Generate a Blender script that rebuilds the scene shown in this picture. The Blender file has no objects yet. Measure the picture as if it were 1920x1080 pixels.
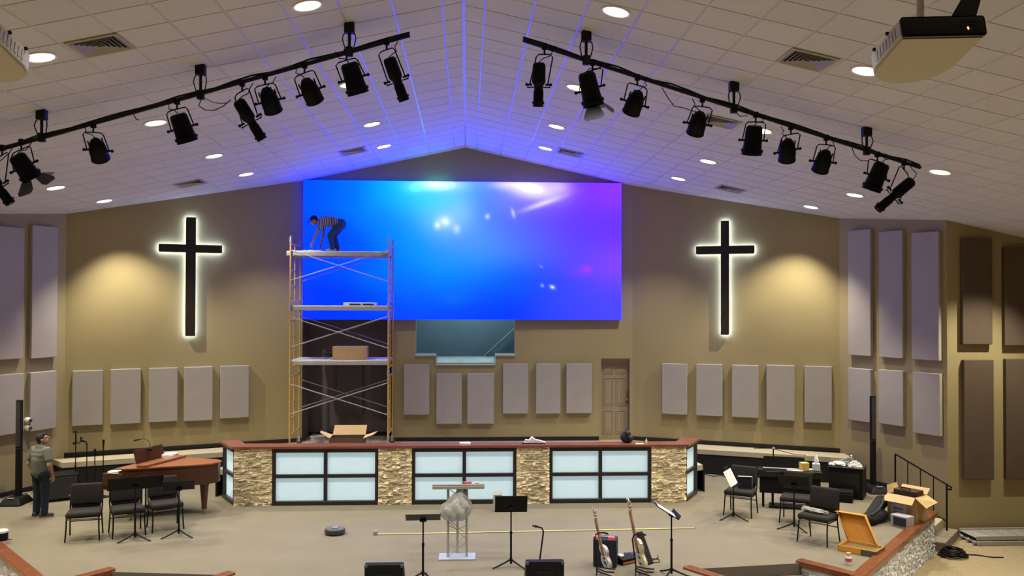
import bpy, bmesh, math, random
from mathutils import Vector, Matrix, Euler
random.seed(7)
S = bpy.context.scene
COL = S.collection
PI = math.pi
R_ = math.radians

# ------------------------------------------------------------------ camera, world, exposure
FPX, YAW, PITCH, ROLL, EYE = 1652.0, .0508, .01364, .0029, 4.05
cam_d = bpy.data.cameras.new('camera'); cam = bpy.data.objects.new('camera', cam_d); COL.objects.link(cam)
cam_d.sensor_width = 36; cam_d.lens = FPX/1920*36; cam_d.clip_end = 200
cam.matrix_world = Matrix.Translation((0, 0, EYE)) @ Matrix.Rotation(-YAW, 4, 'Z') @ Matrix.Rotation(PI/2+PITCH, 4, 'X') @ Matrix.Rotation(ROLL, 4, 'Z')
S.camera = cam
S.view_settings.view_transform = 'Standard'; S.view_settings.look = 'None'
S.view_settings.gamma = 1; S.view_settings.use_curve_mapping = False
S.view_settings.exposure = -0.08
S.cycles.use_denoising = True
S.cycles.max_bounces = 6; S.cycles.diffuse_bounces = 4; S.cycles.glossy_bounces = 3; S.cycles.transmission_bounces = 4
S.cycles.sample_clamp_indirect = 4; S.cycles.caustics_reflective = False; S.cycles.caustics_refractive = False
wd = bpy.data.worlds.new('hall_air'); S.world = wd; wd.use_nodes = True
wd.node_tree.nodes['Background'].inputs[0].default_value = (.90, .94, 1.0, 1)
wd.node_tree.nodes['Background'].inputs[1].default_value = 0.05
LAMP_POWER, LAMP_COL = 560.0, (1.0, .95, .83)
LAMP_CONE, LAMP_BLEND = R_(97), .62

# ------------------------------------------------------------------ sight lines: where a seen point stands on a real plane
def ray(px, py):
    u, v = px-960, py-540
    c, s = math.cos(ROLL), math.sin(ROLL); u, v = u*c+v*s, -u*s+v*c
    x, yy, z = u/FPX, 1.0, -v/FPX
    c, s = math.cos(PITCH), math.sin(PITCH); y, z = yy*c-z*s, yy*s+z*c
    c, s = math.cos(YAW), math.sin(YAW)
    return Vector((x*c+y*s, -x*s+y*c, z))
EYEP = Vector((0, 0, EYE))
def onz(px, py, z=0.0):
    d = ray(px, py); return EYEP + d*((z-EYE)/d.z)
def ony(px, py, y):
    d = ray(px, py); return EYEP + d*(y/d.y)
def onp(px, py, A, B):
    d = ray(px, py); n = Vector((B[1]-A[1], -(B[0]-A[0]))); t = (n.x*A[0]+n.y*A[1])/(n.x*d.x+n.y*d.y); return EYEP + d*t

# ------------------------------------------------------------------ room figures
X0, ZR, SL = -.06, 7.83, .2163           # ridge position, ridge height, roof slope
TILE, PITCHX = .6096, .5955              # ceiling tile, its width in plan
YW, PLAT, HALL = 21.8, .57, -.70         # end wall, choir platform, hall floor
def zc(x): return ZR - SL*abs(x-X0)

# ------------------------------------------------------------------ materials
MATS = {}
def mat(name, col, rough=.6, metal=0.0, var=.08, scale=12.0, bump=0.0, bscale=60.0, spec=.4, emit=None, estr=0.0, alpha=None, trans=0.0, coat=0.0, rnd=0.0):
    if name in MATS: return MATS[name]
    m = bpy.data.materials.new(name); m.use_nodes = True; nt = m.node_tree; N = nt.nodes; L = nt.links
    b = N['Principled BSDF']; b.inputs['Roughness'].default_value = rough; b.inputs['Metallic'].default_value = metal
    b.inputs['Specular IOR Level'].default_value = spec
    tc = N.new('ShaderNodeTexCoord'); nz = N.new('ShaderNodeTexNoise'); nz.inputs['Scale'].default_value = scale; nz.inputs['Detail'].default_value = 3
    L.new(tc.outputs['Object'], nz.inputs['Vector'])
    mr = N.new('ShaderNodeMapRange'); mr.inputs['To Min'].default_value = 1-var; mr.inputs['To Max'].default_value = 1+var
    mr.inputs['From Min'].default_value = .25; mr.inputs['From Max'].default_value = .75
    L.new(nz.outputs['Fac'], mr.inputs['Value'])
    mx = N.new('ShaderNodeVectorMath'); mx.operation = 'SCALE'; mx.inputs[0].default_value = col
    fac = mr.outputs[0]
    if rnd:
        oi = N.new('ShaderNodeObjectInfo'); m2 = N.new('ShaderNodeMapRange'); m2.inputs['To Min'].default_value = 1-rnd; m2.inputs['To Max'].default_value = 1+rnd
        L.new(oi.outputs['Random'], m2.inputs['Value']); mm = N.new('ShaderNodeMath'); mm.operation = 'MULTIPLY'
        L.new(fac, mm.inputs[0]); L.new(m2.outputs[0], mm.inputs[1]); fac = mm.outputs[0]
    L.new(fac, mx.inputs['Scale']); L.new(mx.outputs[0], b.inputs['Base Color'])
    if bump:
        n2 = N.new('ShaderNodeTexNoise'); n2.inputs['Scale'].default_value = bscale; n2.inputs['Detail'].default_value = 4; L.new(tc.outputs['Object'], n2.inputs['Vector'])
        bp = N.new('ShaderNodeBump'); bp.inputs['Strength'].default_value = bump; bp.inputs['Distance'].default_value = .02
        L.new(n2.outputs['Fac'], bp.inputs['Height']); L.new(bp.outputs[0], b.inputs['Normal'])
    if emit: b.inputs['Emission Color'].default_value = (*emit, 1); b.inputs['Emission Strength'].default_value = estr
    if trans: b.inputs['Transmission Weight'].default_value = trans
    if alpha is not None: b.inputs['Alpha'].default_value = alpha
    if coat: b.inputs['Coat Weight'].default_value = coat; b.inputs['Coat Roughness'].default_value = .12
    MATS[name] = m; return m
def wood(name, c1, c2, axis=(1, 8, 8), rough=.35, coat=.3):
    m = bpy.data.materials.new(name); m.use_nodes = True; nt = m.node_tree; N = nt.nodes; L = nt.links; b = N['Principled BSDF']
    tc = N.new('ShaderNodeTexCoord'); mp = N.new('ShaderNodeMapping'); mp.inputs['Scale'].default_value = axis; L.new(tc.outputs['Object'], mp.inputs[0])
    nz = N.new('ShaderNodeTexNoise'); nz.inputs['Scale'].default_value = 3; nz.inputs['Detail'].default_value = 6; nz.inputs['Distortion'].default_value = .6; L.new(mp.outputs[0], nz.inputs['Vector'])
    cr = N.new('ShaderNodeValToRGB'); cr.color_ramp.elements[0].position = .3; cr.color_ramp.elements[1].position = .7
    cr.color_ramp.elements[0].color = (*c1, 1); cr.color_ramp.elements[1].color = (*c2, 1)
    L.new(nz.outputs['Fac'], cr.inputs[0]); L.new(cr.outputs[0], b.inputs['Base Color'])
    b.inputs['Roughness'].default_value = rough; b.inputs['Coat Weight'].default_value = coat; b.inputs['Coat Roughness'].default_value = .15
    MATS[name] = m; return m
wall_m = mat('tan_wall_paint', (.335, .275, .142), .75, var=.03, scale=1.2, bump=.05, bscale=250)
tile_m = mat('ceiling_tile_fibre', (.62, .625, .645), .8, var=.03, scale=9, bump=.15, bscale=180, rnd=.025)
tilebed_m = mat('ceiling_void', (.30, .28, .27), .9)
tbar_m = mat('white_metal_grid', (.50, .49, .49), .3, var=.02, spec=.6)
carpet_m = mat('beige_carpet', (.205, .180, .132), .95, var=.07, scale=1.6, bump=.35, bscale=420, spec=.1)
hall_m = mat('brown_hall_carpet', (.35, .285, .18), .95, var=.16, scale=26, bump=.4, bscale=300, spec=.1)
dcarpet_m = mat('dark_grey_carpet', (.16, .14, .12), .95, var=.12, scale=30, bump=.3, bscale=300, spec=.1)
lcarpet_m = mat('platform_carpet', (.46, .41, .29), .95, var=.06, scale=8, bump=.3, bscale=300, spec=.1)
blackbase_m = mat('black_rubber_base', (.012, .011, .011), .5)
skirt_m = mat('black_skirt', (.008, .008, .009), .8)
panel_m = mat('mauve_grey_fabric', (.385, .355, .335), .9, var=.04, scale=3, bump=.2, bscale=500, spec=.1)
dpanel_m = mat('dark_brown_fabric', (.115, .085, .065), .9, var=.05, scale=3, bump=.2, bscale=500, spec=.1)
cross_m = wood('dark_cross_wood', (.008, .005, .004), (.022, .012, .008), (9, 9, 1.5), .5, .1)
led_m = mat('led_strip', (.8, .9, .85), .5, emit=(.56, .72, 1.0), estr=30.0)
bezel_m = mat('screen_case', (.02, .02, .03), .5)
cap_m = wood('reddish_wood_cap', (.165, .047, .026), (.25, .080, .044), (1, 9, 9), .3, .3)
rim_m = wood('reddish_stage_rim', (.125, .032, .010), (.23, .070, .022), (3, 3, 9), .3, .3)
frame_m = wood('dark_espresso_frame', (.014, .010, .009), (.026, .019, .016), (2, 8, 8), .45, .1)
stone_m = mat('tan_ledgestone', (1.0, .86, .59), .9, var=.22, scale=30, bump=.8, bscale=60, rnd=.12, spec=.2)
mortar_m = mat('stone_backing', (.30, .25, .18), .95)
wstone_m = mat('pale_ledgestone', (.95, .95, .96), .85, var=.3, scale=30, bump=.9, bscale=50, rnd=.28, spec=.3)
glow_m = mat('frosted_lit_acrylic', (.7, .85, .9), .4, var=.03, scale=2, emit=(.43, .64, .76), estr=.55)
black_m = mat('black_metal', (.006, .006, .007), .5, var=.15, spec=.2)
blackp_m = mat('black_plastic', (.006, .006, .007), .55, var=.1, spec=.2)
blackcloth_m = mat('black_cloth', (.012, .012, .014), .9, var=.2, bump=.3, bscale=80)
fix_m = mat('black_fixture_paint', (.003, .004, .0065), .5, var=.15, scale=30, spec=.12)
lens_m = mat('fixture_lens', (.03, .035, .045), .08, spec=.8)
chairf_m = mat('charcoal_chair_fabric', (.030, .0275, .025), .9, var=.12, scale=30, bump=.25, bscale=400, spec=.15)
chrome_m = mat('bright_steel', (.62, .62, .64), .25, 1.0, var=.04)
alum_m = mat('brushed_aluminium', (.42, .41, .39), .5, .25, var=.08, scale=20)
galv_m = mat('galvanised_steel', (.34, .34, .35), .5, .25, var=.12, scale=25)
yellow_m = mat('yellow_scaffold_paint', (.50, .31, .085), .5, var=.15, scale=14)
plank_m = mat('pale_scaffold_plank', (.60, .58, .55), .6, var=.12, scale=8)
card_m = mat('brown_cardboard', (.44, .29, .15), .85, var=.06, scale=6)
cardi_m = mat('pale_cardboard_inside', (.62, .43, .22), .85, var=.05, scale=6)
ocard_m = mat('orange_cardboard', (.66, .30, .045), .7, var=.06, scale=6)
paper_m = mat('white_paper', (.80, .79, .76), .8, var=.03)
white_m = mat('white_plastic', (.78, .76, .70), .4, var=.03)
lens_white = mat('lamp_diffuser', (.9, .9, .85), .5, emit=(1.0, .93, .78), estr=5.0)
trim_m = mat('white_lamp_trim', (.75, .73, .70), .5, var=.02)
vent_m = mat('grey_vent_blade', (.40, .38, .34), .6, var=.04)
ventd_m = mat('vent_dark', (.02, .02, .02), .9)
piano_m = wood('piano_mahogany', (.20, .068, .024), (.30, .105, .038), (2, 8, 8), .35, .15)
pianod_m = wood('piano_dark_mahogany', (.050, .017, .008), (.085, .027, .013), (2, 8, 8), .4, .1)
brass_m = mat('brass', (.6, .42, .16), .3, 1.0)
skin_m = mat('skin', (.42, .235, .155), .55, var=.05)
hair_m = mat('dark_hair', (.012, .009, .008), .7, bump=.5, bscale=150)
shirt_m = mat('grey_green_shirt', (.135, .150, .128), .9, var=.1, scale=8, bump=.4, bscale=30)
jeans_m = mat('dark_jeans', (.014, .018, .032), .9, var=.2, scale=20, bump=.4, bscale=40)
wjeans_m = mat('blue_jeans', (.035, .075, .13), .9, var=.2, scale=20)
shoe_m = mat('dark_shoe', (.05, .042, .035), .7)
sole_m = mat('tan_sole', (.30, .24, .17), .8)
teal_m = mat('teal_pool_lining', (.22, .30, .36), .6, var=.06, scale=2)
poolw_m = mat('pale_pool_trim', (.42, .47, .46), .5, var=.04)
door_m = mat('tan_door_paint', (.32, .255, .175), .55, var=.03)
tape_m = mat('yellow_tape', (.75, .62, .16), .5, var=.05)
red_m = mat('pinkish_red', (.62, .10, .11), .6)
blue_m = mat('navy_plastic', (.02, .03, .10), .5)
plastic_m = mat('clear_plastic_bag', (.60, .60, .56), .2, var=.15, scale=9, trans=.25, alpha=.70, bump=.5, bscale=22)
clearbase_m = mat('clear_acrylic', (.62, .70, .86), .1, trans=.3, spec=.7)
maple_m = wood('maple_neck', (.36, .19, .09), (.48, .27, .13), (8, 8, 1), .3, .4)
cream_m = mat('cream_lacquer', (.74, .66, .42), .25, coat=.5)
sunb_m = mat('white_lacquer', (.60, .56, .55), .25, coat=.5)
projb_m = mat('projector_shell', (.60, .56, .46), .5, var=.02)
ledred_m = mat('orange_indicator', (.9, .3, .1), .5, emit=(1, .25, .06), estr=5)
grey_m = mat('grey_plastic', (.28, .28, .29), .5)
mesh_m = mat('dark_grille', (.028, .027, .027), .7, var=.3, scale=80)
glass_m = mat('tank_glass', (.85, .95, .95), .03, trans=1.0, alpha=.35, spec=.6)
rubber_m = mat('grey_rubber', (.07, .07, .075), .8)

# ------------------------------------------------------------------ mesh helpers
class MB:
    def __init__(s): s.bm = bmesh.new()
    def _add(s, verts, faces):
        vs = [s.bm.verts.new(v) for v in verts]; out = []
        for f in faces:
            try: out.append(s.bm.faces.new([vs[i] for i in f]))
            except ValueError: pass
        return vs, out
    def box(s, c, d, M=None, bev=0.0, seg=2, taper=None):
        x, y, z = d[0]/2, d[1]/2, d[2]/2; tx, ty = taper or (1, 1)
        p = [(-x, -y, -z), (x, -y, -z), (x, y, -z), (-x, y, -z), (-x*tx, -y*ty, z), (x*tx, -y*ty, z), (x*tx, y*ty, z), (-x*tx, y*ty, z)]
        M4 = Matrix.Translation(c) @ (M.to_4x4() if M is not None else Matrix())
        vs, fs = s._add([M4 @ Vector(q) for q in p], [(3, 2, 1, 0), (4, 5, 6, 7), (0, 1, 5, 4), (1, 2, 6, 5), (2, 3, 7, 6), (3, 0, 4, 7)])
        if bev:
            es = list({e for f in fs for e in f.edges})
            bmesh.ops.bevel(s.bm, geom=es, offset=bev, segments=seg, affect='EDGES', profile=.5)
        return s
    def cyl(s, a, b, r, r2=None, seg=10, caps=True):
        a, b = Vector(a), Vector(b); r2 = r if r2 is None else r2
        ax = (b-a); n = ax.normalized() if ax.length > 1e-9 else Vector((0, 0, 1)); q = n.orthogonal().normalized(); w = n.cross(q)
        v = []
        for c, rr in ((a, r), (b, r2)):
            for i in range(seg):
                t = 2*PI*i/seg; v.append(c+(q*math.cos(t)+w*math.sin(t))*rr)
        f = [(i, (i+1) % seg, seg+(i+1) % seg, seg+i) for i in range(seg)]
        if caps: f += [tuple(reversed(range(seg))), tuple(range(seg, 2*seg))]
        s._add(v, f); return s
    def tube(s, pts, r, seg=7, closed=False):
        pts = [Vector(p) for p in pts]; n = len(pts); rings = []; ref = None
        rr = r if isinstance(r, (list, tuple)) else [r]*n
        for i, p in enumerate(pts):
            if closed: t = (pts[(i+1) % n]-pts[i-1])
            else: t = (pts[min(i+1, n-1)]-pts[max(i-1, 0)])
            t = t.normalized() if t.length > 1e-9 else Vector((0, 0, 1))
            if ref is None: ref = t.orthogonal().normalized()
            ref = (ref-t*ref.dot(t)); ref = ref.normalized() if ref.length > 1e-6 else t.orthogonal().normalized()
            w = t.cross(ref); rings.append([p+(ref*math.cos(2*PI*k/seg)+w*math.sin(2*PI*k/seg))*rr[i] for k in range(seg)])
        v = [q for ring in rings for q in ring]; f = []
        for i in range(n if closed else n-1):
            j = (i+1) % n
            for k in range(seg): f.append((i*seg+k, i*seg+(k+1) % seg, j*seg+(k+1) % seg, j*seg+k))
        if not closed: f += [tuple(reversed(range(seg))), tuple(range((n-1)*seg, n*seg))]
        s._add(v, f); return s
    def lathe(s, prof, seg=16, M=None, sx=1.0, caps=True):
        M = M or Matrix(); v = []; n = len(prof)
        for r, z in prof:
            for k in range(seg):
                t = 2*PI*k/seg; v.append(M @ Vector((max(r, 1e-4)*math.cos(t)*sx, max(r, 1e-4)*math.sin(t), z)))
        f = [(i*seg+k, i*seg+(k+1) % seg, (i+1)*seg+(k+1) % seg, (i+1)*seg+k) for i in range(n-1) for k in range(seg)]
        if caps: f += [tuple(reversed(range(seg))), tuple(range((n-1)*seg, n*seg))]
        s._add(v, f); return s
    def prism(s, poly, z0, z1, M=None):
        M = M or Matrix(); n = len(poly); v = [M @ Vector((x, y, z0)) for x, y in poly]+[M @ Vector((x, y, z1)) for x, y in poly]
        f = [tuple(reversed(range(n))), tuple(range(n, 2*n))]+[(i, (i+1) % n, n+(i+1) % n, n+i) for i in range(n)]
        s._add(v, f); return s
    def ball(s, c, r, seg=12, M=None):
        r3 = r if isinstance(r, (tuple, list)) else (r, r, r)
        M4 = Matrix.Translation(c) @ (M.to_4x4() if M is not None else Matrix()) @ Matrix.Diagonal((*r3, 1))
        bmesh.ops.create_uvsphere(s.bm, u_segments=seg, v_segments=max(6, seg*2//3), radius=1, matrix=M4); return s
    def caps(s, a, b, r0, r1, n=9, seg=12):
        a, b = Vector(a), Vector(b)
        for i in range(n): t = i/(n-1); s.ball(a.lerp(b, t), r0+(r1-r0)*t, seg)
        return s
    def slab(s, quad, t):     # quad of 3d points thickened along its normal
        q = [Vector(p) for p in quad]; n = (q[1]-q[0]).cross(q[2]-q[0]).normalized()*t
        v = q+[p+n for p in q]; k = len(q)
        s._add(v, [tuple(reversed(range(k))), tuple(range(k, 2*k))]+[(i, (i+1) % k, k+(i+1) % k, k+i) for i in range(k)]); return s
    def mesh(s, name):
        bmesh.ops.recalc_face_normals(s.bm, faces=s.bm.faces)
        me = bpy.data.meshes.new(name); s.bm.to_mesh(me); s.bm.free(); return me
    def build(s, name, m, parent=None, smooth=False, **props):
        me = s.mesh(name); me.materials.append(m)
        if smooth:
            me.shade_smooth()
            if smooth != 'full':
                try: me.set_sharp_from_angle(angle=R_(40))
                except Exception: pass
        o = bpy.data.objects.new(name, me); COL.objects.link(o)
        if parent: o.parent = parent
        for k, v in props.items(): o[k] = v
        return o
def put(o, loc=None, rz=None, M=None):
    if M is not None: o.matrix_local = M
    if loc is not None: o.location = loc
    if rz is not None: o.rotation_euler = (0, 0, rz)
    return o
def thing(name, label, cat, loc=(0, 0, 0), rz=0.0, group=None, M=None):
    o = bpy.data.objects.new(name, None); COL.objects.link(o); o.empty_display_size = .1
    if M is not None: o.matrix_world = M
    else: o.location = loc; o.rotation_euler = (0, 0, rz)
    o['label'] = label; o['category'] = cat
    if group: o['group'] = group
    return o
def tag(o, label, cat, group=None):
    o['label'] = label; o['category'] = cat
    if group: o['group'] = group
    return o
def struct(o): o['kind'] = 'structure'; return o
def inst(name, me, parent, M):
    o = bpy.data.objects.new(name, me); COL.objects.link(o); o.parent = parent; o.matrix_local = M; return o
def kids(o): return [c for c in bpy.data.objects if c.parent == o]
def dup(root, label, loc=None, rz=None, tree=None):
    if tree is None: tree = [(c, kids(c)) for c in kids(root)]
    r = root.copy(); COL.objects.link(r); r['label'] = label
    if loc is not None: r.location = loc
    if rz is not None: r.rotation_euler = (0, 0, rz)
    for c, gs in tree:
        k = c.copy(); COL.objects.link(k); k.parent = r
        for g in gs: h = g.copy(); COL.objects.link(h); h.parent = k
    return r
def frameM(o, x, z):         # matrix at o with local x ~ x and local z = z
    z = Vector(z).normalized(); x = Vector(x); x = (x-z*x.dot(z)).normalized(); y = z.cross(x)
    M = Matrix((x, y, z)).transposed().to_4x4(); M.translation = o; return M
def arc(c, r, a0, a1, n, ax1=(1, 0, 0), ax2=(0, 0, 1)):
    c, u, w = Vector(c), Vector(ax1), Vector(ax2)
    return [c+u*math.cos(a0+(a1-a0)*i/n)*r+w*math.sin(a0+(a1-a0)*i/n)*r for i in range(n+1)]
def remesh(mb, name, m, parent, vox, smooth=4):
    o = mb.build(name, m, None); md = o.modifiers.new('r', 'REMESH'); md.mode = 'VOXEL'; md.voxel_size = vox
    sm = o.modifiers.new('s', 'SMOOTH'); sm.iterations = smooth; sm.factor = .5
    dg = bpy.context.evaluated_depsgraph_get(); ev = o.evaluated_get(dg); me = bpy.data.meshes.new_from_object(ev)
    old = o.data; o.modifiers.clear(); o.data = me; bpy.data.meshes.remove(old)
    if not me.materials: me.materials.append(m)
    me.shade_smooth(); o.parent = parent; return o

# ================================================================== ROOM
WLa, WLb, WLc = (-4.02, YW), (-8.83, 19.88), (-10.0, 17.35)
WRa, WRb, WRc = (4.12, YW), (8.56, 19.88), (9.74, 17.44)
def wall_prism(A, B, z0, thick=.2, name='wall', out=1, m=None, parent=None, zt=None):
    A, B = Vector((*A, 0)), Vector((*B, 0)); d = (B-A).normalized(); n = Vector((-d.y, d.x, 0))*out*thick
    zA, zB = (zt if zt is not None else (zc(A.x), zc(B.x)))
    mb = MB(); a, b = A+n, B+n
    v = [(A.x, A.y, z0), (B.x, B.y, z0), (B.x, B.y, zB), (A.x, A.y, zA), (a.x, a.y, z0), (b.x, b.y, z0), (b.x, b.y, zB), (a.x, a.y, zA)]
    mb._add([Vector(q) for q in v], [(0, 1, 2, 3), (7, 6, 5, 4), (0, 4, 5, 1), (1, 5, 6, 2), (2, 6, 7, 3), (3, 7, 4, 0)])
    return mb
# end wall with the pool opening and the door opening left free
OPL, OPR, OPZ, NTL, NTR, NTZ = -1.26, 1.18, 2.67, -.76, .70, 2.44
DL, DR, DZ = 3.30, 4.09, 2.60
mb = MB()
def wseg(x0, x1, z0, top=None):
    cuts = [x0]+([X0] if x0 < X0 < x1 else [])+[x1]
    for a, b in zip(cuts, cuts[1:]):
        t0, t1 = (top, top) if top is not None else (zc(a), zc(b))
        v = [(a, YW, z0), (b, YW, z0), (b, YW, t1), (a, YW, t0), (a, YW+.25, z0), (b, YW+.25, z0), (b, YW+.25, t1), (a, YW+.25, t0)]
        mb._add([Vector(q) for q in v], [(0, 1, 2, 3), (7, 6, 5, 4), (0, 4, 5, 1), (1, 5, 6, 2), (2, 6, 7, 3), (3, 7, 4, 0)])
OPT = 4.6
ALX, ALT, ALD = -1.80, 3.95, .95
wseg(WLa[0], ALX, ALT); wseg(WLa[0], ALX, -.7, PLAT-.13); wseg(ALX, OPL, -.7); wseg(OPL, NTL, -.7, OPZ); wseg(NTL, NTR, -.7, NTZ); wseg(NTR, OPR, -.7, OPZ); wseg(OPL, OPR, OPT)
wseg(OPR, DL, -.7); wseg(DL, DR, DZ); wseg(DL, DR, -.7, PLAT); wseg(DR, WRa[0], -.7)
struct(mb.build('wall_back', wall_m))
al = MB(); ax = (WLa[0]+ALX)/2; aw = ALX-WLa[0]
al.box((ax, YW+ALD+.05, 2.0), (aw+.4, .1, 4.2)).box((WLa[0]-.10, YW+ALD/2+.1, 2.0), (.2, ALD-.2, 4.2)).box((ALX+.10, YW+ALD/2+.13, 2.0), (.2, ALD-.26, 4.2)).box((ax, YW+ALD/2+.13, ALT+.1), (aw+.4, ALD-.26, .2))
struct(al.build('wall_alcove', mat('shade_toned_paint', (.165, .138, .138), .8, var=.04, scale=2))); struct(MB().box((ax, YW+ALD/2+.002, PLAT-.06), (aw, ALD, .12)).build('floor_alcove', lcarpet_m))  # wall colour darkened to paint in the shade of the recess
struct(wall_prism(WLb, WLa, -.7).build('wall_back_left', wall_m))
struct(wall_prism(WRa, WRb, -.7).build('wall_back_right', wall_m))
struct(wall_prism(WLc, WLb, -.7).build('wall_left', wall_m))
struct(wall_prism(WRb, WRc, -.7).build('wall_right', wall_m))
struct(wall_prism(WRc, (16.0, 17.44), -.7).build('wall_right_front', wall_m))
struct(wall_prism((-16.0, 17.35), WLc, -.7).build('wall_left_front', wall_m))
# side and rear walls of the hall (behind and beside the camera)
struct(wall_prism((16.0, 17.44), (16.0, -4), -.7).build('wall_side_right', wall_m))
struct(wall_prism((-16.0, -4), (-16.0, 17.35), -.7).build('wall_side_left', wall_m))
mb = MB(); mb.box((0, -4.1, 3.6), (32.4, .2, 8.6)); struct(mb.build('wall_rear', wall_m))
struct(MB().box((0, 9, HALL-.1), (32.4, 27, .2)).build('floor', hall_m))

# ceiling: sloping decks, grid and tiles
ceil = struct(bpy.data.objects.new('ceiling', None)); COL.objects.link(ceil)
cl = MB()
for sg in (-1, 1):
    x1 = X0+sg*16.3
    v = [(X0, -4.1, ZR+.012), (x1, -4.1, zc(x1)+.012), (x1, 22.1, zc(x1)+.012), (X0, 22.1, ZR+.012)]
    v += [(p[0], p[1], p[2]+.15) for p in v]
    cl._add([Vector(p) for p in v], [(0, 1, 2, 3), (7, 6, 5, 4), (0, 4, 5, 1), (1, 5, 6, 2), (2, 6, 7, 3), (3, 7, 4, 0)])
cl.build('deck', tilebed_m, ceil)
def roofM(sg, x, y, dz=0.0):      # frame lying in the roof plane, local z pointing down into the room
    nrm = Vector((sg*SL*-1, 0, -1)).normalized()
    return frameM(Vector((x, y, zc(x)))+nrm*dz, (1, 0, -sg*SL), nrm)
HALF = .4513*PITCHX
ROW0 = {-1: 9.283, 1: 9.386}
tile_me = MB().box((0, 0, .004), (.586, .588, .016), bev=.004, seg=1).mesh('ceiling_tile'); tile_me.materials.append(tile_m)
half_me = MB().box((0, 0, .004), (HALF/PITCHX*TILE-.014, .588, .016), bev=.004, seg=1).mesh('ceiling_tile_half'); half_me.materials.append(tile_m)
def inside(x, y): return abs(x) < 15.8 and y < 22.0
cells = []
for sg in (-1, 1):
    for j in range(-21, 22):
        y = ROW0[sg]+TILE*(j+.5)
        for i in range(-1, 26):
            x = X0+sg*(HALF+PITCHX*(i+.5)) if i >= 0 else X0+sg*HALF/2
            if inside(x, y): cells.append((sg, i, x, y))
def in_view(x, y, z):
    P = Vector((x, y, z-EYE)); c, s = math.cos(YAW), math.sin(YAW); u, d = P.x*c-P.y*s, P.x*s+P.y*c
    if d < 1: return None
    c, s = math.cos(PITCH), math.sin(PITCH); zz, d = P.z*c-d*s, d*c+P.z*s
    px, py = 960+FPX*u/d, 540-FPX*zz/d
    return d if -20 < px < 1940 and -12 < py < 1100 else None
seen = sorted([(in_view(x, y, zc(x)), k) for k, (sg, i, x, y) in enumerate(cells) if in_view(x, y, zc(x)) and i >= 0])
single = {k for d, k in seen[:298]}
rest = MB()
for k, (sg, i, x, y) in enumerate(cells):
    M = roofM(sg, x, y)
    if k in single: inst('ceiling_tile', tile_me, ceil, M)
    else: rest.box(M.translation+M.to_3x3() @ Vector((0, 0, .004)), (.586 if i >= 0 else HALF/PITCHX*TILE-.014, .588, .016), M.to_3x3())
rest.build('ceiling_tile_field', tile_m, ceil, kind='stuff')
cross = MB()
for sg in (-1, 1):
    for i in range(0, 27):
        x = X0+sg*(HALF+PITCHX*i)
        ye = max([y for s_, i_, xx, y in cells if s_ == sg and i_ in (i, i-1)] or [17])+TILE/2
        M = roofM(sg, x, (ye-4)/2, .001); MB().box(M.translation, (.024, ye+4, .014), M.to_3x3()).build('ceiling_runner', tbar_m, ceil)
for sg, i, x, y in cells:
    if y > 6: 
        M = roofM(sg, x, y-TILE/2, -.001); cross.box(M.translation, (TILE, .020, .010), M.to_3x3())
cross.build('cross_tee', tbar_m, ceil, kind='stuff')
MB().box((X0, 8.9, ZR-.010), (.035, 25.7, .012)).build('ridge_runner', tbar_m, ceil)

# stage, choir platform, rims
u_ = Vector((.646, .763)); n_ = Vector((.763, -.646)); En = Vector((8.88, 16.38))
def pt(a, b): q = En+u_*a+n_*b; return (q.x, q.y)
mir = lambda p: (-.12-p[0], p[1])
nL, nR = (3.40, 13.20), (5.18, 13.43)
nLf, nRf = (4.18, 12.05), (5.78, 12.66)
cen = (1.6, 11.2)
right = [cen, nLf, nL, nR, nRf, (En.x, En.y), pt(0, -.66), pt(1.75, -.66), (9.36, 18.26), (8.56, 19.88), (4.3, YW)]
left = [mir(cen), mir(nLf), mir(nL), mir(nR), mir(nRf), mir((En.x, En.y)), (-9.55, 17.3), (-10.0, 17.35), (-8.83, 19.88), (-4.3, YW)]
stage_poly = right+list(reversed(left))
struct(MB().prism(stage_poly, HALL, 0).build('floor_stage', carpet_m))
# platform
offL = Vector((WLb[0]-WLa[0], WLb[1]-WLa[1])).normalized(); nl = Vector((-offL.y, offL.x)); nl = nl if nl.y < 0 else -nl
offR = Vector((WRb[0]-WRa[0], WRb[1]-WRa[1])).normalized(); nr = Vector((-offR.y, offR.x)); nr = nr if nr.y < 0 else -nr
PW = .74
LA, LB = Vector(WLb)+nl*PW, Vector(WLa)+nl*PW
RA, RB = Vector(WRa)+nr*PW, Vector(WRb)+nr*PW+offR*.3
def lerp2(a, b, t): return (a[0]+(b[0]-a[0])*t, a[1]+(b[1]-a[1])*t)
LBk, RAk = lerp2(LA, LB, .80), lerp2(RA, RB, .18)
plat = [(-8.95, 19.62), tuple(LA), LBk, (-5.1, 18.4), (-4.2, 17.95), (4.1, 17.95), (5.0, 18.5), RAk, tuple(RB), (8.62, 19.76), (4.12, YW), (-4.02, YW)]
platform = struct(MB().prism(plat, .46, PLAT).build('floor_choir_platform', lcarpet_m))
def inset(poly, k):
    out = []
    for p in poly: out.append(p)
    return out
sk = MB()
for a, b in ((tuple(LA), LBk), (RAk, tuple(RB)), (LBk, (-5.1, 18.4)), ((5.0, 18.5), RAk), (tuple(RB), (8.62, 19.76)), ((-8.95, 19.62), tuple(LA))):
    A, B = Vector((*a, 0)), Vector((*b, 0)); d = (B-A).normalized(); n = Vector((-d.y, d.x, 0)); n = n if n.y > 0 else -n
    c = (A+B)/2+n*.03+Vector((0, 0, .23)); sk.box(c, ((B-A).length, .03, .46), Matrix((d, n, Vector((0, 0, 1)))).transposed())
struct(sk.build('trim_platform_skirt', skirt_m))
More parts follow.
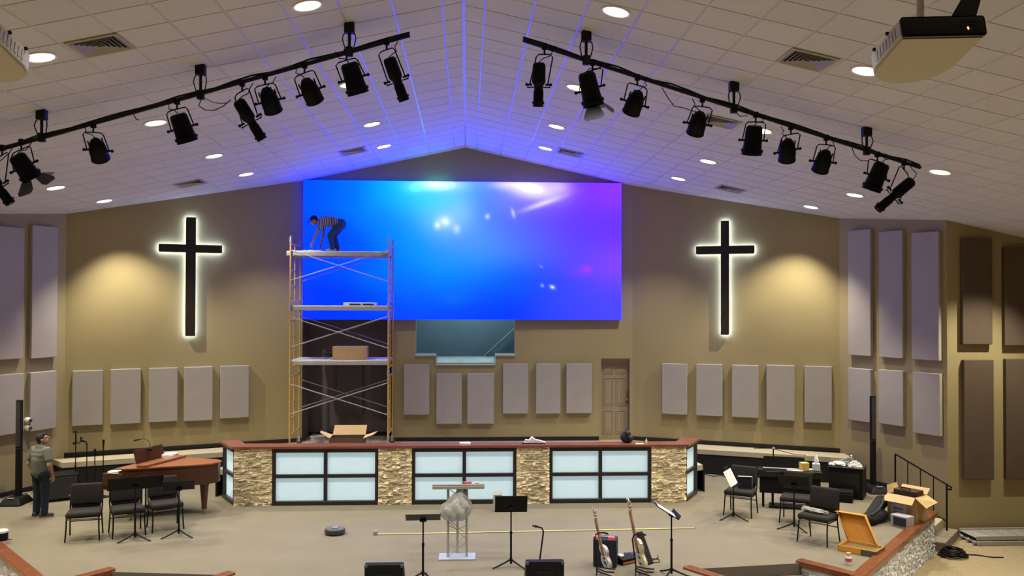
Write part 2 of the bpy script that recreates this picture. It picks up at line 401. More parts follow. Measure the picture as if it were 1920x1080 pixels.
# baseboards
def baseboard(name, A, B, z0, h=.10, t=.02):
    A, B = Vector((*A, 0)), Vector((*B, 0)); d = (B-A).normalized(); n = Vector((-d.y, d.x, 0)); n = n if n.y < 0 else -n
    struct(MB().box((A+B)/2+n*t/2+Vector((0, 0, z0+h/2)), ((B-A).length, t, h), Matrix((d, n, Vector((0, 0, 1)))).transposed(), bev=.004, seg=1).build(name, blackbase_m))
baseboard('baseboard_back', (ALX, YW), (DL-.02, YW), PLAT); baseboard('baseboard_alcove', (WLa[0], YW+ALD), (ALX, YW+ALD), PLAT); baseboard('baseboard_back_left', WLb, WLa, PLAT)
baseboard('baseboard_back_right', WRa, WRb, PLAT); baseboard('baseboard_right', (8.62, 19.75), (9.32, 18.3), 0)
baseboard('baseboard_left', (-9.0, 19.5), (-9.95, 17.4), 0); baseboard('baseboard_right_front', (9.8, 17.44), (16, 17.44), HALL, .1)
# door at the end wall: recess, leaf with six raised panels
dr = struct(bpy.data.objects.new('door_1', None)); COL.objects.link(dr)
dm = MB(); dy = YW+.16
dm.box(((DL+DR)/2, dy+.02, (PLAT+2.50)/2), (DR-DL-.07, .04, 2.50-PLAT), bev=.004, seg=1); dm.build('door_leaf', door_m, dr)
for cx in (DL+.235, DR-.235):
    for z0, z1 in ((2.22, 2.40), (1.42, 2.10), (.72, 1.28)):
        f = MB(); w = .23; h = z1-z0; c = (cx, dy-.002, (z0+z1)/2)
        for dx, dz, sx, sz in ((0, h/2, w, .018), (0, -h/2, w, .018), (-w/2, 0, .018, h), (w/2, 0, .018, h)): f.box((c[0]+dx, c[1], c[2]+dz), (sx, .022, sz), bev=.003, seg=1)
        f.box(c, (w-.07, .016, h-.07), bev=.006, seg=1); f.build('door_panel', door_m, dr)
fr = MB(); fr.box((DL+.02, YW+.10, (PLAT+2.6)/2), (.035, .2, 2.6-PLAT)).box((DR-.02, YW+.10, (PLAT+2.6)/2), (.035, .2, 2.6-PLAT)).box(((DL+DR)/2, YW+.14, 2.555), (DR-DL, .12, .10)); fr.build('door_frame', door_m, dr)
MB().box((DR-.075, dy-.012, 1.62), (.06, .012, .32), bev=.003).build('door_plate', mat('worn_wood_plate', (.25, .12, .05), .6), dr)
MB().lathe([(.008, 0), (.02, .01), (.032, .04), (.028, .06), (.01, .068)], 12, Matrix.Translation((DR-.075, dy-.015, 1.58)) @ Matrix.Rotation(PI/2, 4, 'X')).build('door_knob', brass_m, dr, smooth=True)
MB().cyl(((DL+DR)/2, dy+.01, 2.10), ((DL+DR)/2, dy-.006, 2.10), .012).build('peephole', black_m, dr)
# pool behind the end wall
pool = MB(); pool.box((-.04, 23.6, 3.3), (3.4, .1, 3.0)).box((-1.7, 22.85, 3.3), (.1, 1.6, 3.0)).box((1.7, 22.85, 3.3), (.1, 1.6, 3.0)).box((-.04, 22.85, 1.85), (3.4, 1.6, .1)).box((-.04, 22.85, 4.75), (3.4, 1.6, .1))
struct(pool.build('wall_pool', teal_m))
pt_ = thing('baptistry_sill', 'pale stepped sill with glass front below the big screen', 'sill', (0, 0, 0))
q = MB()
for x0, x1, z in ((OPL, NTL, OPZ), (NTR, OPR, OPZ), (NTL, NTR, NTZ)): q.box(((x0+x1)/2, YW-.012, z+.012), (x1-x0+.03, .06, .036), bev=.005, seg=1)
for x in (NTL, NTR): q.box((x, YW-.012, (OPZ+NTZ)/2), (.03, .06, OPZ-NTZ+.03), bev=.005, seg=1)
q.build('sill_trim', poolw_m, pt_)
q = MB(); q.box((-1.01, YW+.12, OPZ+.03), (.5, .24, .03)).box((.94, YW+.12, OPZ+.03), (.48, .24, .03)); q.build('ledge', poolw_m, pt_)
MB().slab([(-.75, YW+.11, 2.46), (.69, YW+.11, 2.46), (.69, YW+.55, 2.60), (-.75, YW+.55, 2.60)], .02).build('reflection_board', mat('pale_reflection_tone', (.66, .74, .68), .3, var=.25, scale=3), pt_)  # added pale board; its colour stands in for reflections in the glass
MB().box((-.03, YW+.08, 2.56), (1.44, .014, .22)).build('glass_pane', glass_m, pt_)
MB().cyl((1.6, 23.4, 3.6), (.45, 23.4, 2.55), .022).build('stair_rail', poolw_m, pt_)
for x in (-.5, .45): MB().box((x, 22.5, 4.62), (.7, .28, .06), bev=.01).build('tank_lamp', mat('tank_lamp_glow', (.9, .95, .95), .5, emit=(.65, .95, 1.0), estr=18), pt_)

# downlights
def lamp_label(k, sg, r):
    col = ('inner', 'middle', 'outer')[k]; side = 'left' if sg < 0 else 'right'
    row = {10.197: 'row nearest the camera', 13.90: 'second row, behind the bars', 17.05: 'third row back', 19.5: 'row nearest the end wall'}[r]
    return f'round recessed light, {col} column, {side} slope, {row}'
disc = MB().lathe([(.0, .0), (.150, .0), (.150, .004), (.0, .004)], 28).mesh('diffuser'); disc.materials.append(lens_white)
ring = MB()
ring.lathe([(.148, 0), (.185, 0), (.185, .010), (.174, .016), (.152, .010), (.148, 0)], 28, caps=False); ring_me = ring.mesh('trim_ring'); ring_me.materials.append(trim_m)
lamps_seen = {10.197: (0, 1), 13.90: (0, 1, 2), 17.05: (0, 1, 2), 19.5: (0, 1, 2)}
for sg in (-1, 1):
    for r in (6.3, 10.197, 13.90, 17.05, 19.5):
        for k in range(4 if r < 14 else 3):
            x = X0+sg*(1.79, 4.78, 7.72, 10.9)[k]; rr = 19.28 if (r == 19.5 and k == 2) else (15.9 if (k == 3 and r == 13.9) else r)
            M = roofM(sg, x, rr, .012)
            vis = r in lamps_seen and k in lamps_seen[r] and not (sg < 0 and k == 2 and r == 13.90)
            sp = bpy.data.lights.new('downlight', 'SPOT'); sp.energy = LAMP_POWER*((.30, 1.0, 1.6)[k] if r == 19.5 else (1.6 if k == 3 else (.4 if (k == 0 and r > 15) else (1.25 if k == 2 else 1.0)))); sp.color = (1.0, .905, .68) if k >= 2 else LAMP_COL; sp.spot_size = LAMP_CONE; sp.spot_blend = LAMP_BLEND; sp.shadow_soft_size = .05
            so = bpy.data.objects.new('downlight_bulb', sp); COL.objects.link(so)
            if vis:
                t = thing('recessed_light', lamp_label(k, sg, r), 'ceiling light', M=M, group='recessed ceiling lights'); inst('trim_ring', ring_me, t, Matrix()); inst('diffuser', disc, t, Matrix.Translation((0, 0, .002)))
                so.parent = t; so.matrix_local = Matrix.Translation((0, 0, .03)) @ Matrix.Rotation(PI, 4, 'X')
            else:
                so.matrix_world = M @ Matrix.Translation((0, 0, .03)) @ Matrix.Rotation(PI, 4, 'X')
# vents
def vent(sg, x, y, label):
    t = thing('ceiling_vent', label, 'vent', M=roofM(sg, x, y, .013), group='square ceiling vents')
    f = MB()
    for dx, dy, sx, sy in ((0, .27, .58, .05), (0, -.27, .58, .05), (.27, 0, .05, .5), (-.27, 0, .05, .5)): f.box((dx, dy, .006), (sx, sy, .014), bev=.003, seg=1)
    f.build('frame', vent_m, t); MB().box((0, 0, -.002), (.5, .5, .004)).build('dark_throat', ventd_m, t)
    for k in range(5):
        h = .235-.045*k
        for a in range(4):
            m = Matrix.Rotation(a*PI/2, 3, 'Z') @ Matrix.Rotation(R_(40), 3, 'X')
            c = Matrix.Rotation(a*PI/2, 3, 'Z') @ Vector((0, h, .010))
            MB().box(c, (2*h, .034, .003), m).build('blade', vent_m, t)
vent(-1, -4.17, 10.197, 'square four-way ceiling vent beside the left projector'); vent(1, 4.05, 10.30, 'square four-way ceiling vent beside the right projector')
vent(-1, -5.96, 19.25, 'square ceiling vent above the left cross'); vent(1, 4.05, 13.95, 'square ceiling vent behind the right lighting bar')
vent(1, 5.84, 19.33, 'square ceiling vent above the right cross'); vent(1, 2.26, 19.35, 'square ceiling vent above the right half of the screen, purple tinted'); vent(-1, -2.5, 19.35, 'square ceiling vent above the left half of the screen, blue lit')

# ================================================================== SCREEN
scr = thing('led_screen', 'huge wide screen showing blue, cyan and purple light on the end wall', 'screen', (-.09, YW-.16, 3.565))
SW, SH = 7.80, 3.39
CP = [(575, 345, 0, 85, 250), (575, 470, 0, 75, 248), (575, 595, 0, 55, 235), (650, 345, 0, 110, 255), (650, 470, 0, 80, 250), (650, 590, 0, 60, 235), (720, 345, 0, 170, 250), (720, 420, 0, 130, 255), (720, 500, 0, 110, 255), (720, 590, 0, 70, 240), (770, 350, 20, 235, 235), (770, 400, 40, 160, 255), (770, 470, 0, 160, 250), (770, 540, 0, 120, 250), (770, 590, 0, 70, 240), (830, 350, 120, 240, 245), (840, 400, 110, 190, 250), (840, 450, 70, 150, 250), (850, 500, 0, 160, 245), (850, 550, 0, 120, 250), (850, 595, 0, 60, 240), (900, 350, 90, 150, 250), (900, 400, 80, 130, 250), (900, 450, 85, 150, 250), (900, 500, 20, 140, 250), (900, 545, 0, 90, 250), (900, 595, 0, 60, 240), (960, 360, 150, 140, 250), (960, 420, 85, 110, 245), (960, 470, 80, 130, 250), (960, 530, 0, 90, 245), (960, 595, 0, 55, 240), (1020, 345, 190, 170, 250), (1020, 400, 105, 75, 240), (1020, 460, 90, 100, 240), (1020, 530, 40, 80, 245), (1020, 590, 45, 70, 235), (1080, 350, 130, 55, 230), (1080, 420, 105, 60, 230), (1080, 480, 100, 75, 230), (1080, 545, 75, 75, 235), (1080, 590, 60, 70, 230), (1155, 350, 150, 60, 225), (1155, 430, 110, 55, 225), (1155, 500, 150, 75, 225), (1155, 550, 80, 70, 230), (1155, 595, 75, 75, 235)]
BL = [(815, 372, 60, 40, 0, .55, (70, 235, 245)), (840, 415, 46, 32, 0, .5, (170, 235, 255)), (818, 344, 46, 12, 0, 1.0, (255, 255, 255)), (1002, 350, 42, 17, .2, 1.0, (255, 246, 255)), (955, 343, 34, 9, 0, .9, (250, 240, 255)), (1042, 347, 24, 12, 0, .8, (240, 210, 255)), (775, 352, 18, 10, 0, .6, (120, 255, 235)), (985, 350, 34, 15, .15, 1.0, (255, 245, 255)), (1015, 378, 38, 5, -.35, .9, (255, 240, 255)), (833, 414, 13, 11, .2, 1.0, (250, 255, 255)), (818, 421, 6, 8, 0, .9, (255, 255, 255)), (854, 428, 6, 8, 0, .95, (255, 255, 255)), (911, 404, 4, 5, .3, .9, (230, 245, 255)), (959, 397, 3, 9, -.25, .8, (240, 235, 255)), (860, 395, 24, 26, 0, .35, (170, 225, 255)), (1012, 498, 4, 2, .7, .5, (200, 200, 255)), (1033, 537, 5, 3.5, .4, .95, (255, 250, 255)), (1014, 534, 3, 3, 0, .7, (230, 230, 255)), (1098, 503, 10, 8, 0, .55, (220, 60, 190)), (1085, 508, 22, 10, 0, .25, (190, 70, 210)), (885, 455, 62, 44, 0, .42, (95, 165, 250)), (850, 560, 24, 10, 0, .3, (30, 130, 250)), (690, 580, 60, 6, .1, .3, (20, 90, 250))]
def s2l(c): c /= 255; return c/12.92 if c < .04045 else ((c+.055)/1.055)**2.4
def scr_col(px, py):
    W = 0; a = [0, 0, 0]
    for x, y, r, g, b in CP:
        w = math.exp(-(((px-x)/48)**2+((py-y)/42)**2)); W += w; a[0] += w*r; a[1] += w*g; a[2] += w*b
    a = [k/(W+1e-12) for k in a]
    for x, y, sx, sy, rot, al, c in BL:
        dx, dy = px-x, py-y; cr, sn = math.cos(rot), math.sin(rot); ex, ey = dx*cr+dy*sn, -dx*sn+dy*cr
        w = al*math.exp(-((ex/sx)**2+(ey/sy)**2))
        if w > .003: a = [a[i]*(1-w)+c[i]*w for i in range(3)]
    out = []
    for k, g, lo in zip(a, (.2, 4.0, 6.5), (.86, .84, .55)):      # an LED wall far brighter than the exposure can hold in blue and green
        l = s2l(min(255, k)); t = max(0, min(1, (l-lo)/(.98-lo))); out.append(l*(1+g*t*t*(3-2*t)))
    return out
NX, NY = 200, 88
vs, fs, cols = [], [], []
for j in range(NY+1):
    for i in range(NX+1):
        vs.append((-SW/2+SW*i/NX, 0, SH*(1-j/NY))); cols.append(scr_col(571+592*i/NX, 338+261*j/NY))
for j in range(NY):
    for i in range(NX): a = j*(NX+1)+i; fs.append((a, a+NX+1, a+NX+2, a+1))
for ring in ([(i, 0) for i in range(NX+1)], [(0, j) for j in range(NY+1)], [(NX, j) for j in range(NY+1)]):   # glowing border added to throw the picture's colour onto the wall
    b0 = len(vs)
    for i, j in ring: a = j*(NX+1)+i; x, y, z = vs[a]; vs.append((x, .10, z)); cols.append(cols[a])
    for q in range(len(ring)-1): a, c = ring[q][1]*(NX+1)+ring[q][0], ring[q+1][1]*(NX+1)+ring[q+1][0]; fs.append((a, c, b0+q+1, b0+q))
me = bpy.data.meshes.new('display'); me.from_pydata(vs, [], fs); at = me.color_attributes.new('picture', 'FLOAT_COLOR', 'POINT')
at.data.foreach_set('color', [k for c in cols for k in (*c, 1)])
dmx = bpy.data.materials.new('screen_picture'); dmx.use_nodes = True; nt = dmx.node_tree; b = nt.nodes['Principled BSDF']
ca = nt.nodes.new('ShaderNodeVertexColor'); ca.layer_name = 'picture'; nt.links.new(ca.outputs[0], b.inputs['Emission Color']); b.inputs['Emission Strength'].default_value = 1.0
b.inputs['Base Color'].default_value = (.002, .002, .002, 1); b.inputs['Roughness'].default_value = .6; b.inputs['Specular IOR Level'].default_value = .1
me.materials.append(dmx); o = bpy.data.objects.new('display', me); COL.objects.link(o); o.parent = scr
MB().box((0, .075, SH/2), (SW-.01, .12, SH-.01), bev=.004, seg=1).build('screen_case', bezel_m, scr)

# ================================================================== CROSSES
def wing_frame(A, B):     # plan frame of a wall: x along, y out into the room
    A, B = Vector((*A, 0)), Vector((*B, 0)); d = (B-A).normalized(); n = Vector((d.y, -d.x, 0)); n = n if n.y < 0 else -n
    return A, d, n
def cross_at(A, B, v, h, label):
    pts = {}; Ao, d, n = wing_frame(A, B); off = .10
    A2, B2 = (A[0]+n.x*off, A[1]+n.y*off), (B[0]+n.x*off, B[1]+n.y*off)
    def loc(px, py): P = onp(px, py, A2, B2); return (P-Ao).dot(d), P.z
    x0, zt = loc(v[0], v[2]); x1, zb = loc(v[1], v[3]); cx = (x0+x1)/2
    hx0, hz1 = loc(h[0], h[2]); hx1, _ = loc(h[1], h[2]); _, hz0 = loc(cx*0+h[4], h[3])
    w = x1-x0
    M = Matrix((d, -n, Vector((0, 0, 1)))).transposed().to_4x4(); M.translation = Ao+d*cx+n*.04
    t = thing('wall_cross', label, 'cross', M=M)
    MB().box((0, -.05, (zt+zb)/2), (w, .05, zt-zb), bev=.004, seg=1).build('upright', cross_m, t)
    MB().box(((hx0+hx1)/2-cx, -.05, (hz0+hz1)/2), (hx1-hx0, .052, hz1-hz0), bev=.004, seg=1).build('crossbar', cross_m, t)
    L = MB(); e = .012; zc0, zc1 = hz0, hz1; y = -.012
    for sx in (-1, 1):
        xx = sx*(w/2-e); L.box((xx, y, (zb+zc0)/2), (.012, .022, zc0-zb)).box((xx, y, (zt+zc1)/2), (.012, .022, zt-zc1))
        end = (hx1 if sx > 0 else hx0)-cx; L.box((end-sx*e, y, (zc0+zc1)/2), (.012, .022, zc1-zc0))
        mid = (end+sx*w/2)/2; ln = abs(end-sx*w/2)
        L.box((mid, y, zc0+e), (ln, .022, .012)).box((mid, y, zc1-e), (ln, .022, .012))
    L.box((0, y, zb+e), (w, .022, .012)).box((0, y, zt-e), (w, .022, .012)); L.build('led_strip', led_m, t)
    MB().box((0, .02, (zt+zb)/2), (.06, .04, .3)).box((0, .02, (hz0+hz1)/2), (.4, .04, .05)).build('mount', black_m, t)
cross_at(WLb, WLa, (349, 366, 407, 630), (297.5, 416.5, 457, 472, 300), 'dark wooden backlit cross on the left wing wall')
cross_at(WRa, WRb, (1351.5, 1367, 414, 628), (1305, 1414.5, 462, 477, 1310), 'dark wooden backlit cross on the right wing wall')

# ================================================================== ACOUSTIC PANELS
def panel(A, B, r, label, group, m=panel_m, th=.11):
    Ao, d, n = wing_frame(A, B); A2, B2 = (A[0]+n.x*th, A[1]+n.y*th), (B[0]+n.x*th, B[1]+n.y*th)
    P, Q = onp(r[0], (r[1]+r[3])/2, A2, B2), onp(r[2], (r[1]+r[3])/2, A2, B2); mx = (r[0]+r[2])/2
    zt, zb = onp(mx, r[1], A2, B2).z, onp(mx, r[3], A2, B2).z; x0, x1 = (P-Ao).dot(d), (Q-Ao).dot(d)
    M = Matrix((d, -n, Vector((0, 0, 1)))).transposed().to_4x4(); M.translation = Ao+d*(x0+x1)/2+Vector((0, 0, zb))
    o = MB().box((0, -th/2-.001, (zt-zb)/2), (x1-x0, th, zt-zb), bev=.012, seg=2).build('acoustic_panel', m); o.matrix_world = M
    tag(o, label, 'panel', group); return o
ordn = ['first', 'second', 'third', 'fourth', 'fifth']
for k, r in enumerate([(135, 695, 193, 798), (207, 692, 264, 795), (279, 690, 333, 791), (345, 688, 399, 789), (413, 686, 467, 784)]):
    panel(WLb, WLa, r, f'grey fabric wall panel below the left cross, {ordn[k]} of five from the left', 'panels under the left cross')
for k, r in enumerate([(1241, 682, 1288, 777), (1305, 683, 1354, 780), (1372, 685, 1422, 783), (1437, 685, 1490, 788), (1508, 687, 1560, 793)]):
    panel(WRa, WRb, r, f'grey fabric wall panel below the right cross, {ordn[k]} of five from the left', 'panels under the right cross')
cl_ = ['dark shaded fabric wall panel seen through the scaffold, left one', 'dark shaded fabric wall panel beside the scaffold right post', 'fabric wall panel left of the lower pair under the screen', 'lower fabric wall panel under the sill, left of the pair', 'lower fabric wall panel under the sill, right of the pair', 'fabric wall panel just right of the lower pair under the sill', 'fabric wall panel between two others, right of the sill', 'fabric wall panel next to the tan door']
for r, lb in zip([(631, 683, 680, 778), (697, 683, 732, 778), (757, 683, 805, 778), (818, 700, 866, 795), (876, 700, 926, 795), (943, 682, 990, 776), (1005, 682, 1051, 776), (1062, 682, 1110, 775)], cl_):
    yy = YW+ALD if 'shaded' in lb else YW; panel((WLa[0], yy), (WRa[0], yy), r, lb, 'panels on the end wall', mat('shade_toned_fabric', (.125, .11, .112), .9, bump=.2, bscale=500, spec=.1) if 'shaded' in lb else panel_m)  # the two alcove panels get a darkened fabric, shade painted into it
for k, (u, l) in enumerate(zip([(1590, 431, 1632, 667), (1648, 433, 1692, 671), (1709, 435, 1760, 675)], [(1590, 691, 1632, 790), (1647, 694, 1693, 797), (1711, 699, 1762, 815)])):
    nm = ('left', 'middle', 'right')[k]
    panel(WRb, WRc, u, f'tall grey fabric panel on the angled right wall, {nm} of three', 'tall panels on the right wall', th=.10); panel(WRb, WRc, l, f'short grey fabric panel on the angled right wall, {nm} of three', 'short panels on the right wall', th=.10)
for k, (u, l) in enumerate(zip([(-12, 425, 45, 674), (60, 424, 108, 671)], [(-10, 702, 45, 815), (57, 697, 106, 806)])):
    nm = ('at the picture edge', 'next to the corner')[k]
    panel(WLc, WLb, u, f'tall grey fabric panel on the angled left wall, {nm}', 'tall panels on the left wall', th=.10); panel(WLc, WLb, l, f'short grey fabric panel on the angled left wall, {nm}', 'short panels on the left wall', th=.10)
for r, lb in (((1805, 447, 1861, 646), 'upper dark brown fabric panel nearest the corner, far right wall'), ((1884, 463, 1945, 648), 'upper dark brown fabric panel at the right picture edge'), ((1808, 675, 1864, 900), 'lower dark brown fabric panel nearest the corner, far right wall'), ((1887, 673, 1948, 899), 'lower dark brown fabric panel at the right picture edge')):
    panel(WRc, (16, 17.44), r, lb, 'dark panels on the far right wall', dpanel_m)

# ================================================================== CHOIR COUNTER
ct = thing('choir_counter', 'long angled choir counter with stone pillars and lit frosted panels', 'counter', (-.07, 17.55, 0))
CL, CR = -4.48, 4.48                      # local x of the front corners
WLg = Vector((-.40, .72)).normalized()     # direction of the left return
def panel_unit(x0, x1, cols, M, parent=ct):
    H0, H1 = 0.0, 1.12; T = .065
    M = M.copy()
    fr = MB()
    def bx(xa, xb, za, zb, y=0): fr.box(M @ Vector(((xa+xb)/2, .05+y, (za+zb)/2)), (xb-xa, .10, zb-za), M.to_3x3(), bev=.006, seg=1)
    bx(x0, x0+T, H0, H1); bx(x1-T, x1, H0, H1); bx(x0+T, x1-T, H0, H0+.085); bx(x0+T, x1-T, H1-.085, H1)
    zm = (H0+H1)/2+.01; w = .035
    xs = [x0+T+(x1-x0-2*T)*k/cols for k in range(cols+1)]
    for xx in xs[1:-1]: bx(xx-w, xx+w, H0+.085, H1-.085, .004)
    bx(x0+T, x1-T, zm-w, zm+w, .008)
    f = fr.build('panel_frame', frame_m, parent)
    for a, b in zip(xs, xs[1:]):
        for z0, z1 in ((H0+.085, zm-w), (zm+w, H1-.085)):
            g = MB(); g.box(M @ Vector(((a+b)/2, .075, (z0+z1)/2)), (b-a, .02, z1-z0), M.to_3x3()); g.build('frosted_pane', glow_m, f)
    MB().box(M @ Vector(((x0+x1)/2, .14, (H0+H1)/2)), (x1-x0, .04, H1-H0), M.to_3x3()).build('panel_back', frame_m, parent)
stone_meshes = []
def stone_mesh(nm, m):
    mb = MB(); mb.box((0, 0, 0), (1, 1, 1)); bmesh.ops.subdivide_edges(mb.bm, edges=[e for e in mb.bm.edges if abs((e.verts[0].co-e.verts[1].co).x) > .5 or 1], cuts=1, use_grid_fill=True)
    for v in mb.bm.verts:
        f = 1 if v.co.y < -.3 else .2
        v.co += Vector((random.uniform(-.05, .05), random.uniform(-.36, .26)*f, random.uniform(-.16, .16)))
    me = mb.mesh(nm); me.materials.append(m); return me
tan_st = [stone_mesh('stone', stone_m) for _ in range(10)]; pale_st = [stone_mesh('stone', wstone_m) for _ in range(10)]
def stones(parent, M, w, h, rows, meshes, wmin, wmax, dep=.06, z0=0, most=74, mt=None):
    rh = h/rows; cells_ = []
    for r in range(rows):
        x = random.uniform(-.5, 0)*wmin
        while x < w-.01:
            L = random.uniform(wmin, wmax); a, b = max(0, x), min(w, x+L)
            if b-a > .03: cells_.append((a, b, r))
            x += L
    cells_.sort(key=lambda c: c[0]-c[1]); rest_ = MB()
    for k, (a, b, r) in enumerate(cells_):
        d = dep*random.uniform(.7, 1.25); T = M @ Matrix.Translation(((a+b)/2, -d/2+.02, z0+(r+.5)*rh)) @ Matrix.Diagonal((b-a-.004, d, rh*.96, 1))
        me = random.choice(meshes)
        if k < most: inst('stone', me, parent, T)
        else:
            n0 = len(rest_.bm.verts); rest_.bm.from_mesh(me); rest_.bm.verts.ensure_lookup_table()
            for v in rest_.bm.verts[n0:]: v.co = T @ v.co
    if len(cells_) > most: rest_.build('stone_infill', meshes[0].materials[0], parent, kind='stuff')
    return len(cells_)
I4 = Matrix()
for a, b in ((-3.74, -1.67), (-1.01, 1.06), (1.72, 3.77)): panel_unit(a, b, 2, I4)
ns = 0
for a, b in ((CL, -3.74), (-1.67, -1.01), (1.06, 1.72), (3.77, CR)):
    p = MB().box(((a+b)/2, .07, .56), (b-a, .12, 1.12)).build('stone_pillar', mortar_m, ct)
    ns += stones(p, Matrix.Translation((a, .01, 0)), b-a, 1.12, 25, tan_st, .07, .17, .045)
for sg, cx in ((-1, CL), (1, CR)):
    d = Vector((sg*.49, .87, 0)).normalized(); 
    if sg < 0: A = Vector((cx, 0, 0))+d*.86; xd = -d
    else: A = Vector((cx, 0, 0)); xd = d
    M = Matrix((xd, Vector((0, 0, 1)).cross(xd), Vector((0, 0, 1)))).transposed().to_4x4(); M.translation = A
    panel_unit(.0, .86, 1, M)
capo = [(CL-.04, -.05), (CR+.04, -.05)]; e = .90
capo += [(CR+.04+.49*e, -.05+.87*e), (CR-.32+.49*e, .06+.87*e), (CR-.12, .36), (CL+.12, .36), (CL+.32-.49*e, .06+.87*e), (CL-.04-.49*e, -.05+.87*e)]
MB().prism(capo, 1.12, 1.165).build('counter_cap', cap_m, ct)

# ================================================================== STAGE RIMS AND STONE FACING
def rim(name, A, B, w=.20, h=.05, z=0.0, inner=1):
    A, B = Vector((*A, 0)), Vector((*B, 0)); d = (B-A).normalized(); n = Vector((-d.y, d.x, 0))*inner
    c = (A+B)/2+n*(w/2-.05)+Vector((0, 0, z-.005+h/2-.02)); struct(MB().box(c, ((B-A).length+.16, w, h+.04), Matrix((d, n, Vector((0, 0, 1)))).transposed(), bev=.008, seg=1).build(name, rim_m))
RS, RE = nRf, (En.x, En.y)
rim('trim_1', RS, RE); rim('trim_2', nR, nRf, .16, z=-.007); rim('trim_3', nLf, nL, .16, z=-.007); rim('trim_4', cen, nLf, z=-.004)
rim('trim_5', mir(RE), mir(RS)); rim('trim_6', mir(nRf), mir(nR), .16, z=-.007); rim('trim_7', mir(nL), mir(nLf), .16, z=-.007); rim('trim_8', mir(nLf), mir(cen), z=-.004); rim('trim_9', mir(cen), cen)
def facing(A, B, name, meshes, rows=9, wmin=.12, wmax=.26, length=None, label=''):
    A, B = Vector((*A, 0)), Vector((*B, 0)); d = (B-A).normalized(); L = (B-A).length if length is None else length
    M = Matrix((d, Vector((0, 0, 1)).cross(d), Vector((0, 0, 1)))).transposed().to_4x4(); M.translation = A+Vector((0, 0, HALL))
    w = MB().box((L/2, .004, .32), (L, .012, .64)).build(name, mat('pale_mortar', (.35, .33, .30), .95)); w.matrix_world = M; struct(w)
    return stones(w, Matrix(), L, .645, rows, meshes, wmin, wmax, .035, most=260)
facing(RS, RE, 'wall_stage_front_right', pale_st, 15, .06, .15)
facing(nR, nRf, 'wall_stair_side_right', pale_st, 9, .12, .24)
facing(mir(RE), mir(RS), 'wall_stage_front_left', pale_st, 9, .14, .26)
# stage stairs in the notches, stair at the right end
for sg in (-1, 1):
    a0, a1 = Vector((nL[0]+.04, nL[1])), Vector((nR[0]-.04, nR[1])); g = (Vector(nRf)-Vector(nR)).normalized(); q0 = a0+g*.0
    st = thing('front_stairs', f'dark carpeted stage steps sunk into the stage front, {"left" if sg < 0 else "right"} side', 'stairs', (0, 0, 0)); st['kind'] = 'structure'
    for k in range(3):
        z = -.175*(k+1); poly = [tuple(a0+g*(.02+.28*k)), tuple(a0+g*(.02+.28*(k+1))), tuple(a1+g*(.02+.28*(k+1))), tuple(a1+g*(.02+.28*k))]
        if sg < 0: poly = [mir(p) for p in poly]
        MB().prism(poly, HALL, z).build('step', dcarpet_m, st)
    A, B = (nL, nR) if sg > 0 else (mir(nR), mir(nL))
    A, B = Vector((*A, 0)), Vector((*B, 0)); d = (B-A).normalized(); n = Vector((d.y, -d.x, 0)); MB().box((A+B)/2+n*.006+Vector((0, 0, -.085)), ((B-A).length-.1, .012, .17), Matrix((d, n, Vector((0, 0, 1)))).transposed()).build('riser_face', dcarpet_m, st)
st = thing('side_stairs', 'carpeted steps at the right end of the stage beside the handrail', 'stairs', (0, 0, 0)); st['kind'] = 'structure'
for k in range(3):
    n0, n1 = -.655+.28*k, -.655+.28*(k+1)
    MB().prism([pt(.02, n0), pt(.02, n1), pt(1.28, n1), pt(1.28, n0)], HALL, -.175*(k+1)).build('step', lcarpet_m if k < 2 else mat('mid_grey_carpet', (.22, .19, .145), .95, var=.1, scale=30), st)

# ================================================================== LIGHTING BARS AND FIXTURES
def bolt(mb, a, b, r=.018): mb.cyl(a, b, r, seg=7)
BARS = {-1: ((-1.49, 11.08), (-5.81, 12.18)), 1: ((1.51, 11.15), (5.77, 12.44))}
def barpt(sg, px, py): return onp(px, py, *BARS[sg])
def make_bar(sg, a, b, hang, label):
    A, B = barpt(sg, *a), barpt(sg, *b)
    t = thing('lighting_bar', label, 'lighting bar', A); MB().cyl((0, 0, 0), B-A, .027, seg=12).build('pipe', black_m, t, smooth=True)
    for px, py in hang:
        Q = barpt(sg, px, py); top = Vector((Q.x, Q.y, zc(Q.x)-.012)); l = Q-A; h = MB()
        h.cyl(l+Vector((0, 0, -.05)), top-A, .02, seg=8); h.build('hanger_rod', black_m, t)
        h = MB(); h.box(l, (.09, .075, .12), bev=.01, seg=1); h.build('hanger_clamp', black_m, t)
        h = MB(); h.box(top-A+Vector((0, 0, -.06)), (.125, .11, .135), bev=.012); h.build('junction_box', black_m, t)
        for s in (-1, 1):
            h = MB(); p0, p1 = top-A+Vector((s*.045, 0, -.1)), l+Vector((s*.05, 0, .03)); m = (p0+p1)/2+Vector((s*.035, -.03, 0)); h.tube([p0, p0.lerp(m, .5)+Vector((s*.012, 0, 0)), m, m.lerp(p1, .5), p1], .008, 6); h.build('cable', black_m, t)
    # the cable run lashed to the pipe
    pts = []
    for k in range(25):
        u = k/24; P = (B-A)*u; pts.append(P+Vector((0, .02*math.sin(k*2.1), .034+.012*math.sin(k*1.7))))
    MB().tube(pts, .012, 6).build('lashed_cable', black_m, t)
    return t, A, B
